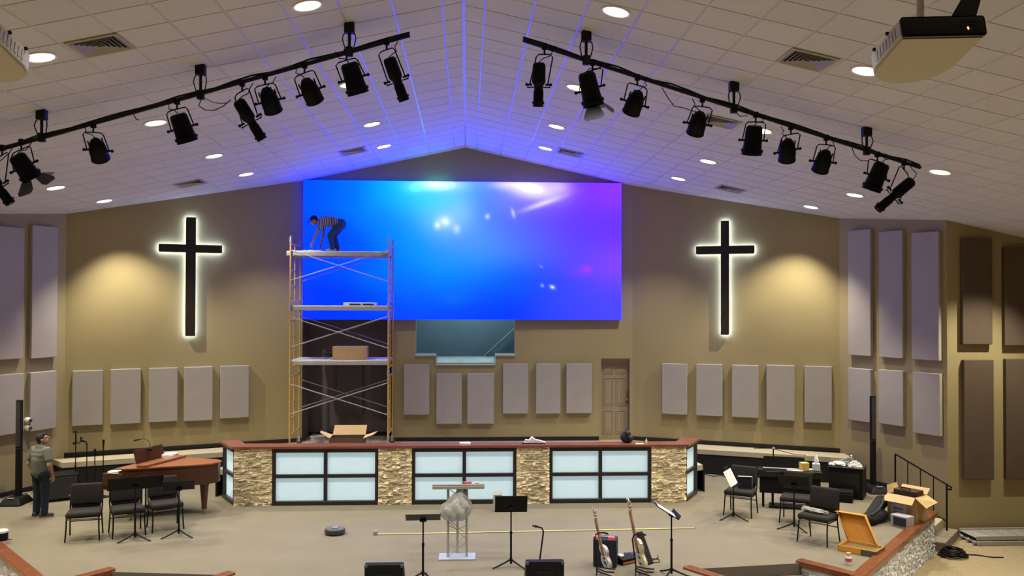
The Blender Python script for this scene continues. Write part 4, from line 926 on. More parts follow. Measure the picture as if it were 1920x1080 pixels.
m_, r_z = poses[5]; t = thing('plastic_bag', 'clear crinkled plastic bag lying on a charcoal chair seat', 'bag', m_+Vector((-.06, .0, .487)), r_z)
b = MB(); b.caps((-.2, .03, .035), (.2, .0, .03), .045, .035, 9); b.ball((0, .02, .035), (.19, .08, .035), 12)
for v in b.bm.verts: v.co += Vector((random.uniform(-.012, .012), random.uniform(-.012, .012), random.uniform(-.006, .012))); v.co.z = max(.002, v.co.z)
b.build('film', plastic_m, t)

# ================================================================== MUSIC STANDS AND MICROPHONES
def music_stand(base, h, rz, tilt, label, w=.50, d=.32, sheet=None, flat=True, lean=(0, 0), roll=0.0):
    """local -y is the side the player reads from; desk tilted back by tilt"""
    t = thing('music_stand', label, 'music stand', base, rz, 'black music stands')
    for k in range(3):
        a = k*2*PI/3+.35; q = Vector((math.cos(a), math.sin(a), 0))
        MB().tube([q*.02+Vector((0, 0, .11)), q*.10+Vector((0, 0, .075)), q*.22+Vector((0, 0, .03)), q*.30+Vector((0, 0, .010))], [.014, .013, .012, .010], 7).build('leg', black_m, t)
    top = Vector((lean[0], lean[1], h))
    MB().cyl((0, 0, .05), Vector((0, 0, .05)).lerp(top, .58), .0165, seg=10).cyl((0, 0, .09), (0, 0, .14), .03, .02, seg=10).build('lower_tube', black_m, t, smooth=True)
    MB().cyl(Vector((0, 0, .05)).lerp(top, .55), top, .0115, seg=10).cyl(Vector((0, 0, .05)).lerp(top, .56), Vector((0, 0, .05)).lerp(top, .60), .021, seg=10).build('upper_tube', black_m, t, smooth=True)
    R = Matrix.Rotation(-tilt, 3, 'X') @ Matrix.Rotation(roll, 3, 'Y'); M = Matrix.Translation(top+Vector((0, 0, .02))) @ R.to_4x4()
    k = MB(); k.box((M @ Vector((0, .02, .0))), (.07, .035, .07), R, bev=.01); k.cyl(M @ Vector((-.05, .025, 0)), M @ Vector((.05, .025, 0)), .014, seg=8); k.build('tilt_head', black_m, t)
    dk = MB(); c = M @ Vector((0, 0, d/2-.06)); dk.box(c, (w, .008, d), R, bev=.003, seg=1)
    dk.box(M @ Vector((0, -.035, -.06)), (w, .065, .006), R)
    dk.box(M @ Vector((0, -.066, -.052)), (w, .004, .016), R)
    for s in (-1, 1): dk.box(M @ Vector((s*(w/2-.002), -.006, d/2-.06)), (.004, .012, d), R)
    dk.build('desk', black_m, t)
    if sheet:
        s = thing('sheet_music', sheet, 'paper', M.translation); s.matrix_world = Matrix.Translation(base) @ Matrix.Rotation(rz, 4, 'Z') @ M
        for sx in (-1, 1):
            p = MB(); p.box((sx*.115, -.010-.004*(sx > 0), .12), (.225, .004, .30), Matrix.Rotation(R_(sx*4), 3, 'Z')); p.build('page', paper_m, s)
    return t
B = onz(253, 1013); music_stand(B, .88, R_(24)+PI, R_(38), 'wide black music stand in front of the chairs beside the piano', w=.86, d=.30)
B = onz(335, 1006); music_stand(B, .80, R_(16)+PI, R_(52), 'small black music stand right of the wide one, before the piano leg', w=.50, d=.33)
B = onz(793, 1088); music_stand(B, .86, R_(2)+PI, R_(62), 'black music stand with nearly flat desk left of the lectern', w=.50, d=.32)
B = onz(958, 1063); music_stand(B, .86, R_(0)+PI, R_(22), 'black music stand with upright solid desk right of the lectern', w=.49, d=.29)
B = onz(1259, 1082); music_stand(B, .90, R_(90), R_(58), 'black music stand seen edge on beside the guitars, open sheets on it', w=.46, d=.36, sheet='white open sheet music on the edge-on stand by the guitars')
B = onz(1375, 974); music_stand(B, .64, R_(58), R_(28), 'black music stand tilted steeply in front of the binder chair', w=.30, d=.40, sheet='white sheets on the tilted stand before the binder chair')
B = onz(1489, 993); music_stand(B, .78, R_(-25)+PI, R_(48), 'black music stand in front of the chair at the digital piano', w=.52, d=.34)
def mic_stand(base, h, label, kind='straight', tip=None):
    t = thing('microphone_stand', label, 'microphone stand', base, 0, 'microphone stands')
    MB().lathe([(0, 0), (.125, 0), (.125, .012), (.05, .03), (.014, .045), (0, .045)], 18).build('round_base', black_m, t, smooth=True)
    MB().cyl((0, 0, .03), (0, 0, h), .0105, seg=9).cyl((0, 0, h*.52), (0, 0, h*.60), .017, seg=9).build('tube', black_m, t, smooth=True)
    m = MB()
    if kind == 'up': m.cyl((0, 0, h-.02), (0, 0, h+.13), .013, .021, seg=10).ball((0, 0, h+.15), .028, 10)
    elif kind == 'bent': m.tube([(0, 0, h-.02), (0, 0, h+.08), (-.02, -.02, h+.13), (-.07, -.03, h+.15)], [.012, .014, .017, .02], 9).ball((-.085, -.035, h+.152), .030, 10)
    elif kind == 'cage': m.cyl((0, 0, h), (.0, 0, h+.20), .016, seg=8).ball((0, 0, h+.235), (.05, .03, .022), 10).tube([(.0, 0, h+.04), (.07, 0, h-.01), (.10, .02, h+.09)], .012, 7).ball((.10, .02, h+.10), (.02, .02, .035), 8).ball((-.02, 0, h), (.05, .04, .03), 8)
    else: m.cyl((0, 0, h-.02), (0, 0, h+.09), .014, .022, seg=10).ball((0, 0, h+.10), (.03, .03, .02), 10)
    m.build('microphone', blackp_m, t, smooth=True); return t
for px, py, kd, lb_ in ((142, 829, 'cage', 'tallest microphone stand with double clamp, behind the chairs at left'), (163, 838, 'bent', 'black microphone stand with bent mic, second from left'), (178, 850, 'straight', 'shortest black microphone stand, third from left'), (194, 838, 'up', 'black microphone stand with round mic, nearest the piano')):
    P = ony(px, py, 18.45); mic_stand((P.x, P.y, 0), P.z-.02, lb_, kd)
B = onz(1011, 1062); t = thing('microphone_stand', 'bent black microphone stand leaning behind a floor monitor', 'microphone stand', B)
P = [Vector((0, 0, .02)), ony(1012, 1050, B.y)-B, ony(1019, 997, B.y)-B, ony(1016, 990, B.y)-B, ony(1008, 987.5, B.y)-B]
MB().lathe([(0, 0), (.13, 0), (.13, .014), (.02, .03), (0, .03)], 18).build('round_base', black_m, t, smooth=True); MB().tube(P, .0125, 8).build('bent_tube', black_m, t, smooth=True)
q = ony(1003, 986.5, B.y)-B; MB().cyl(P[-1], q, .014, .022, seg=9).tube([q, q+Vector((-.035, -.02, .02))], .008, 6).tube([q, q+Vector((-.035, .02, -.01))], .008, 6).build('clip', black_m, t)
P = onz(1418, 948); t = thing('boom_stand', 'black microphone boom stand behind the digital piano, cable drooping', 'microphone stand', (P.x+.25, 18.6, 0))
q = ony(1450, 842, 18.6); z = q.z; t.location = (q.x, 18.6, 0)
MB().cyl((0, 0, .05), (0, 0, z), .013, seg=9).build('tube', black_m, t)
for k in range(3): a = k*2.094+.5; MB().cyl((0, 0, .12), (.3*math.cos(a), .3*math.sin(a), .012), .010, seg=7).build('leg', black_m, t)
MB().cyl((.0, 0, z), (.03, 0, z+.03), .032, seg=10).build('swivel', grey_m, t); MB().tube([(-.42, 0, z+.02), (-.2, 0, z+.015), (0, 0, z+.01)], .007, 6).build('boom_arm', black_m, t)
MB().tube([(.03, 0, z), (.2, 0, z-.05), (.45, -.03, z-.11), (.7, -.03, z-.13)], .007, 6).build('cable', black_m, t)

# ================================================================== GRAND PIANO
K = onz(196, 986); K = Vector((-6.44, 16.46, 0)); rzp = R_(-20)
pn = thing('grand_piano', 'reddish brown grand piano with lid closed behind the left chairs', 'piano', K, rzp); pn.scale = (.89, .93, 1)
out = [(0, 0), (.28, .04), (.55, .22), (.85, .46), (1.15, .68), (1.40, .86), (1.56, 1.02), (1.62, 1.20), (1.55, 1.37), (1.38, 1.45), (0, 1.45)]
def grow(poly, e, ymax=None):
    c = Vector((.7, .85)); return [tuple(Vector(p)+(Vector(p)-c).normalized()*e) for p in poly]
case_ = [(.22, .02)]+out[1:-1]+[(.22, 1.45)]
MB().prism(case_, .58, .93).build('case', pianod_m, pn, smooth=True)
k = MB(); k.box((-.02, .03, .71), (.50, .06, .30), bev=.02).box((-.02, 1.42, .71), (.50, .06, .30), bev=.02).box((-.02, .725, .60), (.50, 1.45, .09), bev=.01).box((.21, .725, .80), (.04, 1.4, .26)); k.build('key_bed', pianod_m, pn)
w = MB()
for i in range(52): w.box((-.165, .10+i*.0241, .665), (.15, .0225, .022))
w.build('white_keys', mat('ivory_keys', (.75, .73, .66), .3), pn, kind='stuff')
w = MB()
for i in range(51):
    if i % 7 in (0, 1, 3, 4, 5): w.box((-.135, .112+i*.0241, .682), (.09, .011, .02))
w.build('black_keys', black_m, pn, kind='stuff')
MB().box((-.06, .725, .80), (.16, 1.34, .02), Matrix.Rotation(R_(-8), 3, 'Y'), bev=.006).build('fallboard', pianod_m, pn)
lid = [(.50, .16)]+grow(out, .025)[3:-1]+[(.50, 1.475)]
MB().prism(lid, .935, .96).build('main_lid', piano_m, pn)
front = [(.06, -.01), (.28, .02), (.50, .16), (.50, 1.475), (.06, 1.475)]; MB().prism(front, .935, .96).build('front_lid', piano_m, pn)
MB().prism([(.42, .18), (.60, .26), (.60, 1.47), (.42, 1.47)], .965, 1.0).build('folded_flap', piano_m, pn)
m = Matrix.Rotation(R_(-18), 3, 'Y'); MB().box((.16, .85, 1.10), (.025, .85, .26), m, bev=.012).build('music_desk', mat('matte_dark_wood', (.075, .030, .015), .8, spec=.05), pn)
for q, nm in (((1.40, 1.04), 'leg'), ((.30, .16), 'leg'), ((.30, 1.30), 'leg')):
    b = MB(); b.box((q[0], q[1], .575), (.15, .15, .05), bev=.01).box((q[0], q[1], .34), (.075, .075, .44), bev=.008, taper=(1.75, 1.75)).box((q[0], q[1], .12), (.085, .085, .05), bev=.008); l = b.build(nm, pianod_m, pn)
    MB().cyl((q[0]-.012, q[1], .035), (q[0]+.012, q[1], .035), .035, seg=12).box((q[0], q[1]-.0, .075), (.03, .03, .06)).build('caster', brass_m, l)
b = MB(); b.cyl((.12, .68, .10), (.12, .68, .56), .018, seg=8).cyl((.12, .80, .10), (.12, .80, .56), .018, seg=8).box((.12, .74, .10), (.10, .26, .06), bev=.01); b.build('pedal_lyre', pianod_m, pn)
for i in range(3): MB().box((.02, .67+.07*i, .075), (.12, .028, .012), bev=.004).build('pedal', brass_m, pn)
Mw = Matrix.Translation(K) @ Matrix.Rotation(rzp, 4, 'Z') @ Matrix.Diagonal((.89, .93, 1, 1))
t = thing('gooseneck_microphone', 'thin black gooseneck microphone clipped to the piano music desk', 'microphone', Mw @ Vector((.22, .80, 1.20)))
P0 = Vector((0, 0, 0)); MB().tube([P0, (0, 0, .10), (-.03, 0, .16), (-.11, 0, .20), (-.2, 0, .185)], .006, 6).build('gooseneck', black_m, t); MB().cyl((-.18, 0, .19), (-.30, 0, .165), .013, .017, seg=9).build('capsule', black_m, t); MB().box((0, 0, 0), (.09, .06, .05), bev=.01).build('clip', black_m, t)
def pile(name, label, cat, loc, rz, sheets, m=paper_m):
    t = thing(name, label, cat, loc, rz); z = 0
    for (w, d, h, a) in sheets: MB().box((random.uniform(-.01, .01), 0, z+h/2), (w, d, h), Matrix.Rotation(a, 3, 'Z'), bev=.002, seg=1).build('sheets', m, t); z += h+.0005
    return t
pile('paper_stack', 'white paper stack on the near end of the piano keyboard', 'paper', Mw @ Vector((-.01, .16, .862)), rzp+PI/2, [(.30, .24, .012, 0), (.29, .23, .012, .1), (.28, .22, .010, -.12)])
pile('paper_stack', 'white books lying on the piano lid behind the music desk', 'paper', Mw @ Vector((.36, 1.22, 1.002) if 0 else Vector((.30, 1.32, .962))), rzp+PI/2, [(.28, .20, .03, 0), (.27, .20, .028, .08), (.26, .19, .02, -.1)])

# ================================================================== SPEAKERS AND BLACK GEAR AT THE SIDES
def column_speaker(base, ztop, label, rz=0):
    t = thing('column_speaker', label, 'speaker', base, rz)
    b = MB(); b.box((0, 0, .07), (.46, .60, .14), bev=.03, taper=(.62, .70)); b.build('subwoofer_base', blackp_m, t); MB().box((0, -.20, .145), (.13, .06, .012), bev=.004).build('control_plate', grey_m, t)
    MB().box((0, .10, .13+(ztop-.13)/4), (.10, .105, (ztop-.13)/2), bev=.008, seg=1).build('lower_column', blackp_m, t); MB().box((0, .10, .13+(ztop-.13)*.75+.002), (.10, .105, (ztop-.13)/2-.004), bev=.008, seg=1).build('upper_column', blackp_m, t)
    MB().box((0, .045, .13+(ztop-.13)*.75), (.085, .006, (ztop-.13)/2-.06)).build('grille', mesh_m, t); MB().cyl((-.045, .10, ztop*.52), (-.085, .10, ztop*.53), .012, seg=8).build('latch', chrome_m, t)
    return t
B = onz(30, 944); z = ony(27, 750, B.y+.1).z; column_speaker(B, z, 'tall thin black column speaker at the far left', 0)
B = onz(1641, 922); z = ony(1646, 742, B.y+.1).z; column_speaker(B, z, 'tall thin black column speaker by the handrail at right', 0)
A, B = onz(50, 946), onz(130, 937); t = thing('subwoofer', 'black subwoofer cabinet behind the standing man', 'speaker', (A+B)/2+Vector((.05, .25, 0)), math.atan2(B.y-A.y, B.x-A.x)); w = (B-A).length
b = MB(); b.box((0, 0, .27), (w, .5, .50), bev=.015); b.build('cabinet', blackp_m, t); MB().box((0, -.255, .27), (w-.08, .012, .42), bev=.004).build('front_grille', mesh_m, t); MB().box((w*.32, -.263, .10), (.10, .004, .035)).build('badge', chrome_m, t)
for sx in (-1, 1): MB().box((sx*w*.4, 0, .012), (.06, .4, .024)).build('foot', rubber_m, t)
t = thing('wall_camera', 'small white double lens unit on the left wall above the man', 'camera', (0, 0, 0)); Ao, d, n = wing_frame(WLc, WLb); P = onp(46, 797, WLc, WLb); t.location = P+n*.0
MB().box(n*.02, (.10, .04, .10), bev=.01).build('back_plate', white_m, t)
for dz in (.10, -.06): MB().ball(n*.08+Vector((0, 0, dz)), (.07, .07, .07), 14).build('lens_head', white_m, t, smooth=True); MB().cyl(n*.13+Vector((.02, 0, dz+.0)), n*.155+Vector((.022, 0, dz)), .036, seg=12).build('lens', lens_m, t)
# right: cabinet with clutter
A, B = onz(1552, 933), onz(1600, 938); rz = math.atan2(B.y-A.y, B.x-A.x); t = thing('equipment_cabinet', 'black equipment cabinet with clutter on top by the right wall', 'cabinet', (A+B)/2+Vector((.26, .25, 0)), rz)
w, dp, hh = .66, .58, .62
MB().box((0, 0, hh/2), (w, dp, hh), bev=.012).build('cabinet_body', blackp_m, t); MB().box((0, 0, hh+.008), (w+.03, dp+.03, .022), bev=.006).build('top', mat('dark_top', (.03, .03, .032), .25), t)
MB().box((-.02, -dp/2-.006, hh*.55), (w-.08, .012, hh*.6), bev=.004).build('front_panel', mat('black_panel_gloss', (.01, .01, .011), .3), t)
TOPc = t.matrix_basis if 0 else Matrix.Translation(t.location) @ Matrix.Rotation(rz, 4, 'Z')
lx = thing('low_case', 'low black case on the floor against the cabinet front', 'case', TOPc @ Vector((-.16, -dp/2-.24, 0)), rz+R_(6)); MB().box((0, 0, .11), (.66, .34, .22), bev=.012).build('shell', blackp_m, lx); MB().box((0, 0, .165), (.664, .344, .008)).build('seam', rubber_m, lx)
def on_top(x, y): return TOPc @ Vector((x, y, hh+.0195))
s = thing('white_cloth', 'crumpled white cloth on the black cabinet, left side', 'cloth', on_top(-.16, -.12), rz); b = MB(); b.ball((0, 0, .035), (.14, .11, .045), 16); b.ball((-.10, -.03, .02), (.09, .08, .03), 12)
for v in b.bm.verts: v.co += Vector((random.uniform(-.02, .02), random.uniform(-.02, .02), random.uniform(-.01, .015))); v.co.z = max(.001, v.co.z)
b.build('folds', paper_m, s)
s = thing('microphone', 'silver headed microphone resting on the cabinet clutter', 'microphone', on_top(-.02, .02), rz); MB().cyl((-.13, 0, .075), (.07, 0, .16), .017, .024, seg=10).build('handle', grey_m, s); MB().ball((.09, 0, .175), .042, 12).build('grille_ball', chrome_m, s, smooth=True); MB().box((-.05, 0, .04), (.2, .12, .08), bev=.01).build('holder', grey_m, s)
s = pile('paper_stack', 'white booklets and blocks piled on the black cabinet, right side', 'paper', on_top(.15, -.1), rz+.3, [(.26, .20, .02, 0), (.22, .17, .03, .3), (.20, .10, .03, -.2), (.10, .08, .035, .1)])
# digital piano
A, B = onz(1432, 955), onz(1520, 966); A = onz(1424, 950); B = A+Vector((1.12, -.36, 0)); rz = math.atan2(-.36, 1.12)
dpn = thing('digital_piano', 'black digital piano on a slim stand facing away among the right chairs', 'piano', (A+B)/2+Vector((.02, .12, 0)), rz); Mp = Matrix.Translation(dpn.location) @ Matrix.Rotation(rz, 4, 'Z')
b = MB(); b.box((0, .0, .67), (1.20, .34, .13), bev=.01); b.build('keyboard_case', mat('gloss_black', (.008, .008, .009), .18), dpn)
b = MB(); b.box((0, -.12, .46), (1.14, .02, .36), bev=.004); b.build('back_panel', blackp_m, dpn)
for x in (-.5, -.32, .32, .5): MB().box((x, -.06, .20 if abs(x) < .4 else .31), (.045, .06, .40 if abs(x) < .4 else .62), bev=.004).build('stand_leg', blackp_m, dpn)
MB().box((0, -.02, .022), (.78, .34, .044), bev=.01).build('foot_plate', blackp_m, dpn)
MB().box((-.10, .13, .85), (.78, .014, .22), Matrix.Rotation(R_(-12), 3, 'X'), bev=.004).build('music_rest', blackp_m, dpn); MB().box((.0, -.172, .715), (.9, .003, .008)).build('edge_trim', chrome_m, dpn)
w = MB()
for i in range(40): w.box((-.48+i*.0245, .12, .737), (.0225, .12, .008))
w.build('white_keys', paper_m, dpn, kind='stuff')
t = thing('yellow_box', 'small yellow box standing on the digital piano', 'box', Mp @ Vector((.27, -.02, .736)), rz+R_(20)); MB().box((0, 0, .075), (.15, .15, .15), bev=.006, seg=1).build('box_body', mat('yellow_card', (.62, .42, .10), .7), t); MB().box((0, 0, .152), (.152, .152, .004)).build('lid', mat('yellow_card_top', (.66, .46, .14), .7), t)
t = thing('tissue_box', 'white patterned tissue box with a tissue pulled up', 'tissue box', Mp @ Vector((.50, .04, .736)), rz); MB().box((0, 0, .07), (.14, .13, .14), bev=.008).build('carton', mat('tissue_carton', (.62, .66, .70), .6, var=.2, scale=25), t)
b = MB(); b.lathe([(.03, 0), (.045, .05), (.028, .11), (.012, .16), (.002, .175)], 9, Matrix.Translation((0, 0, .14)))
for v in b.bm.verts: v.co += Vector((random.uniform(-.012, .012), random.uniform(-.012, .012), 0))
b.build('tissue', paper_m, t)
pile('paper_stack', 'flat white paper on the digital piano beside the yellow box', 'paper', Mp @ Vector((.10, -.09, .737)), rz, [(.3, .10, .008, .05)])
# handrail
hr = thing('handrail', 'slim black metal handrail with balusters beside the right stage steps', 'railing', (0, 0, 0))
p0, p1 = onz(1680, 940), Vector((0, 0, 0)); T0 = ony(1678.5, 851, p0.y); T1y = p0.y-.72
T1 = ony(1775, 908, T1y); g = T1-T0
MB().tube([T0, T1, T1+g.normalized()*.10+Vector((0, 0, -.005)), T1+g.normalized()*.10+Vector((-.01, 0, -.05)), T1+g.normalized()*.02+Vector((0, 0, -.08))], .019, 8).build('top_rail', black_m, hr, smooth=True)
lo = .80
MB().cyl(T0+Vector((0, 0, -lo+.05)), T1+Vector((0, 0, -lo+.08)), .014, seg=8).build('bottom_rail', black_m, hr)
for k in range(5):
    P = T0.lerp(T1, k/4); zb = (T0.z-.86 if k == 0 else (T1.z-.90 if k == 4 else P.z-lo+.06)); MB().cyl(P, (P.x, P.y, zb), .018 if k in (0, 4) else .010, seg=8).build('post' if k in (0, 4) else 'baluster', black_m, hr)
# boxes near the right rim
A, B = onz(1664, 975), onz(1716, 986); rz = math.atan2(B.y-A.y, B.x-A.x); W = (B-A).length
t = thing('open_carton', 'open brown carton with flaps and printed label on the right stage edge', 'box', A, rz)
D, H = .42, .50
b = MB(); b.box((W/2, .006, H/2), (W, .012, H)).box((W/2, D, H/2), (W, .012, H)).box((.006, D/2, H/2), (.012, D, H)).box((W-.006, D/2, H/2), (.012, D, H)).box((W/2, D/2, .008), (W, D, .012)); b.build('carton_wall', card_m, t)
for q in ([(0, 0, H), (W, 0, H), (W+.02, -.15, H-.11), (-.02, -.15, H-.11)], [(W, 0, H), (W, D, H), (W+.20, D, H-.10), (W+.17, .06, H-.16)], [(0, D, H), (W, D, H), (W, D+.12, H+.10), (0, D+.12, H+.10)], [(0, 0, H), (0, D, H), (-.06, D, H+.14), (-.04, .05, H+.14)]): MB().slab(q, .006).build('flap', cardi_m, t)
MB().box((W*.42, -.003, H*.42), (W*.55, .004, H*.52)).build('printed_label', mat('pale_label', (.55, .55, .53), .6, var=.1), t)
for zz in (.50, .36): MB().box((W*.40, -.006, H*zz), (W*.36, .002, .035)).build('label_print', mat('grey_print', (.16, .18, .20), .6), t)
Mb = Matrix.Translation(A) @ Matrix.Rotation(rz, 4, 'Z')
t = thing('dark_case', 'dark brown flat case sticking up out of the open carton', 'case', Mb @ Vector((W*.55, D*.5, .015)), rz); b = MB(); b.box((0, 0, .29), (W*.85, .26, .58), bev=.02); b.build('shell', mat('dark_brown_leatherette', (.055, .028, .016), .45), t); b = MB(); b.tube([(-.09, -.10, .58), (-.08, -.10, .615), (.08, -.10, .615), (.09, -.10, .58)], .012, 7); b.build('handle', blackp_m, t)
P = onz(1697, 990); t = thing('small_device', 'small silver box device with dark grille front beside the carton', 'device', P+Vector((0, .10, 0)), rz-R_(4))
MB().box((0, 0, .105), (.33, .22, .21), bev=.012).build('case', mat('silver_plastic', (.42, .42, .44), .4), t); MB().box((.02, -.112, .105), (.25, .01, .15), bev=.004).build('front_grille', mesh_m, t)
for sx in (-1, 1): MB().box((sx*.12, 0, .003), (.03, .16, .006)).build('foot', rubber_m, t)
# black cloth bag
P = onz(1636, 986); t = thing('black_bag', 'slumped black cloth bag leaning against the open carton', 'bag', P)
b = MB(); b.caps((-.05, .08, .10), (.42, .55, .30), .10, .13, 9, 14); b.caps((-.02, .05, .10), (.36, .32, .12), .10, .09, 8, 14); b.ball((.0, .12, .10), (.15, .16, .11), 14)
for v in b.bm.verts: v.co.z = max(.003, v.co.z)
bg = remesh(b, 'bag_body', blackcloth_m, t, .016, 4)
b = MB(); b.tube([(-.02, .0, .19), (.14, .08, .26), (.28, .22, .33), (.40, .38, .42)], .022, 8); b.build('strap', mat('dark_webbing', (.03, .03, .03), .8), bg)
# orange open carton
A, B = onz(1571, 1033), onz(1611, 1041); rz = math.atan2(B.y-A.y, B.x-A.x)+R_(2); t = thing('orange_carton', 'open orange mailer carton with lid raised, beside the chair', 'box', A, rz); W, D, H = .60, .40, .10
b = MB(); b.box((W/2, .006, H/2), (W, .012, H)).box((W/2, D, H/2), (W, .012, H)).box((.006, D/2, H/2), (.012, D, H)).box((W-.006, D/2, H/2), (.012, D, H)).box((W/2, D/2, .006), (W, D, .010)); b.build('tray', ocard_m, t)
MB().box((W*.80, -.004, H*.5), (W*.38, .005, H*.9)).build('dark_sleeve', mat('olive_print', (.09, .085, .05), .6), t); MB().box((W-.002+.006, D/2, H/2), (.005, D*.98, H*.9)).build('dark_sleeve', mat('olive_print', (.09, .085, .05), .6), t)
MB().box((W*.5, D*.5, .06), (W*.86, D*.9, .01), bev=.003).build('inner_sheet', mat('olive_film', (.20, .16, .08), .25), t)
L1 = Vector((-.06, D+.02, H)); u1 = Vector((-.22, .12, .43)); wv = Vector((W*.9, 0, 0)); ld = MB(); ld.slab([L1+Vector((.06, 0, 0)), L1+wv, L1+wv+u1, L1+u1+Vector((.06, 0, 0))], .012); lid_ = ld.build('lid', ocard_m, t)
s = MB(); s.slab([L1+Vector((.06, 0, 0)), L1+u1+Vector((.06, 0, 0)), L1+u1+Vector((.10, -.10, .0)), L1+Vector((.10, -.06, .03))], .008); s.slab([L1+wv, L1+wv+u1, L1+wv+u1+Vector((.0, -.10, .0)), L1+wv+Vector((0, -.06, .03))], .008); s.slab([L1+u1+Vector((.06, 0, 0)), L1+u1+wv, L1+u1+wv+Vector((0, -.10, .0)), L1+u1+Vector((.06, -.10, .0))], .008); s.build('lid_edge', ocard_m, t)
P = onz(1591, 1059); t = thing('pill_bottle', 'small white bottle with red label standing on the carpet', 'bottle', P); MB().lathe([(0, 0), (.045, 0), (.05, .01), (.05, .12), (.03, .145), (.03, .15), (0, .15)], 16).build('bottle_body', white_m, t, smooth=True); MB().lathe([(.0505, .055), (.0515, .055), (.0515, .105), (.0505, .105)], 16).build('red_label', red_m, t); MB().lathe([(0, .15), (.034, .15), (.034, .185), (0, .185)], 16).build('bottle_cap', mat('tan_cap', (.62, .42, .22), .5), t)
# cable pile and metal ramps on the hall floor
P = onz(1776, 1044, HALL); t = thing('cable_pile', 'tangled black cable pile at the foot of the side steps', 'cable', P); b = MB()
for k in range(9): b.tube([Vector((.25*math.cos(a)*(1-.05*k)+random.uniform(-.03, .03)+.12, .20*math.sin(a)+random.uniform(-.03, .03), .02+.014*k+random.uniform(0, .02))) for a in [i*2*PI/14 for i in range(14)]], .012, 6, True)
b.tube([(.35, .1, .02), (.6, .05, .012), (.8, -.1, .012), (1.0, -.12, .012)], .012, 6); b.build('loops', blackp_m, t)
A = onz(1834, 1025, HALL); t = thing('metal_ramp', 'two stacked silver metal ramp sections on the floor by the far right wall', 'ramp', A, R_(0.5))
for k, (x, y) in enumerate(((0, 0), (.02, .04))):
    b = MB(); b.box((1.2+x, .34+y, .045+.095*k), (2.4, .60, .012))
    for yy in (.02, .62): b.box((1.2+x, yy+y+.02, .045+.095*k), (2.4, .03, .085), bev=.005, seg=1)
    for i in range(9): b.box((.1+.28*i+x, .34+y, .035+.095*k), (.03, .58, .05))
    b.build('ramp_section', alum_m, t)
for i in range(3): MB().cyl((-.01, .08+.22*i, .06), (-.06, .08+.22*i, .06), .035, seg=10).build('end_fitting', galv_m, t)

# ================================================================== CENTRE OF THE STAGE
A = onz(857, 1047); LY = A.y; t = thing('lectern', 'silver truss lectern with clear base and a plastic bag tied to it', 'lectern', A)
b = MB(); b.box((0, .06, .012), (.58, .34, .024), bev=.01); b.build('base_plate', clearbase_m, t)
xl = ony(840, 980, LY).x-A.x; xr = ony(875, 980, LY).x-A.x; zt = ony(858, 910, LY).z
for i, x in enumerate((xl, xr)): MB().cyl((x, 0, .02), (x, 0, zt-.02), .020, seg=12).build('post', alum_m, t, smooth=True)
MB().cyl(((xl+xr)/2, .22, .02), ((xl+xr)/2, .22, zt-.03), .020, seg=12).build('post', alum_m, t, smooth=True)
def zz(py): return ony(858, py, LY).z
for a, bb in ((972, 1003), (977, 1012)): MB().cyl((xl, 0, zz(a)), (xr, 0, zz(bb)), .006, seg=6).build('lattice_brace', alum_m, t)
for a, bb in ((1003, 1030), (1016, 1044)): MB().cyl((xr, 0, zz(a)), (xl, 0, zz(bb)), .006, seg=6).build('lattice_brace', alum_m, t)
for a, bb in ((914, 945), (945, 972)): MB().cyl((xl if a == 914 else xr, 0, zz(a)), (xr if a == 914 else xl, 0, zz(bb)), .006, seg=6).build('lattice_brace', alum_m, t)
MB().cyl((xl, 0, zz(972)), (xr, 0, zz(972)), .006, seg=6).build('lattice_brace', alum_m, t)
for z in (zz(985), zz(1020), zz(935)): MB().cyl((xl, 0, z), ((xl+xr)/2, .22, z-.12), .006, seg=6).cyl((xr, 0, z), ((xl+xr)/2, .22, z-.12), .006, seg=6).build('lattice_brace', alum_m, t)
tx0 = ony(811, 910, LY).x-A.x; tx1 = ony(908, 908, LY).x-A.x; b = MB(); b.box(((tx0+tx1)/2, .10, zt-.03), (tx1-tx0, .40, .022), Matrix.Rotation(R_(-17), 3, 'X'), bev=.005); b.box(((tx0+tx1)/2, -.095, zt-.015), (tx1-tx0, .012, .05), bev=.003, seg=1); b.build('desk_top', alum_m, t)
Pz = zz(945); bgt = thing('plastic_bag', 'clear crumpled plastic bag hanging on the lectern posts', 'bag', A+Vector(((xl+xr)/2-.02, -.02, 0))); b = MB(); zt_, zb_ = zt-.05, zz(977); NB, MBn = 48, 30; vv = []
for q in range(MBn+1):
    f = q/MBn; rad = .03+.205*math.sin(min(1, f*1.12)**1.35*PI*.80)**.85 if f < .86 else None
    if rad is None: rad = max(.01, (.03+.205*math.sin(min(1, .86*1.12)**1.35*PI*.80)**.85)*math.sqrt(max(0, 1-((f-.86)/.14)**2)))
    cx = .075*(1-f)**1.4-.02*f; z = zt_+(zb_-zt_)*f
    for k in range(NB):
        a = 2*PI*k/NB; pl = .020*math.sin(7*a+2.2*math.sin(f*6))*min(1, f*3)+.013*math.sin(13*a-5*f+1.7*math.sin(9*f))+.010*math.sin(23*a+17*f)*math.sin(f*11)
        r = max(.008, rad*(1+pl*4.2)); vv.append((cx+r*math.cos(a), .72*r*math.sin(a), z+.012*math.sin(5*a+f*9)*f*(1-f)*3))
ff = [(q*NB+k, q*NB+(k+1) % NB, (q+1)*NB+(k+1) % NB, (q+1)*NB+k) for q in range(MBn) for k in range(NB)]+[tuple(range(MBn*NB, (MBn+1)*NB))]
b._add([Vector(p) for p in vv], ff); b.build('film', plastic_m, bgt, smooth=True)
MB().tube([(.05, 0, zt_-.03), (.075, -.015, zt_+.0), (.085, 0, zt_+.03)], .022, 8).build('knot', plastic_m, bgt)
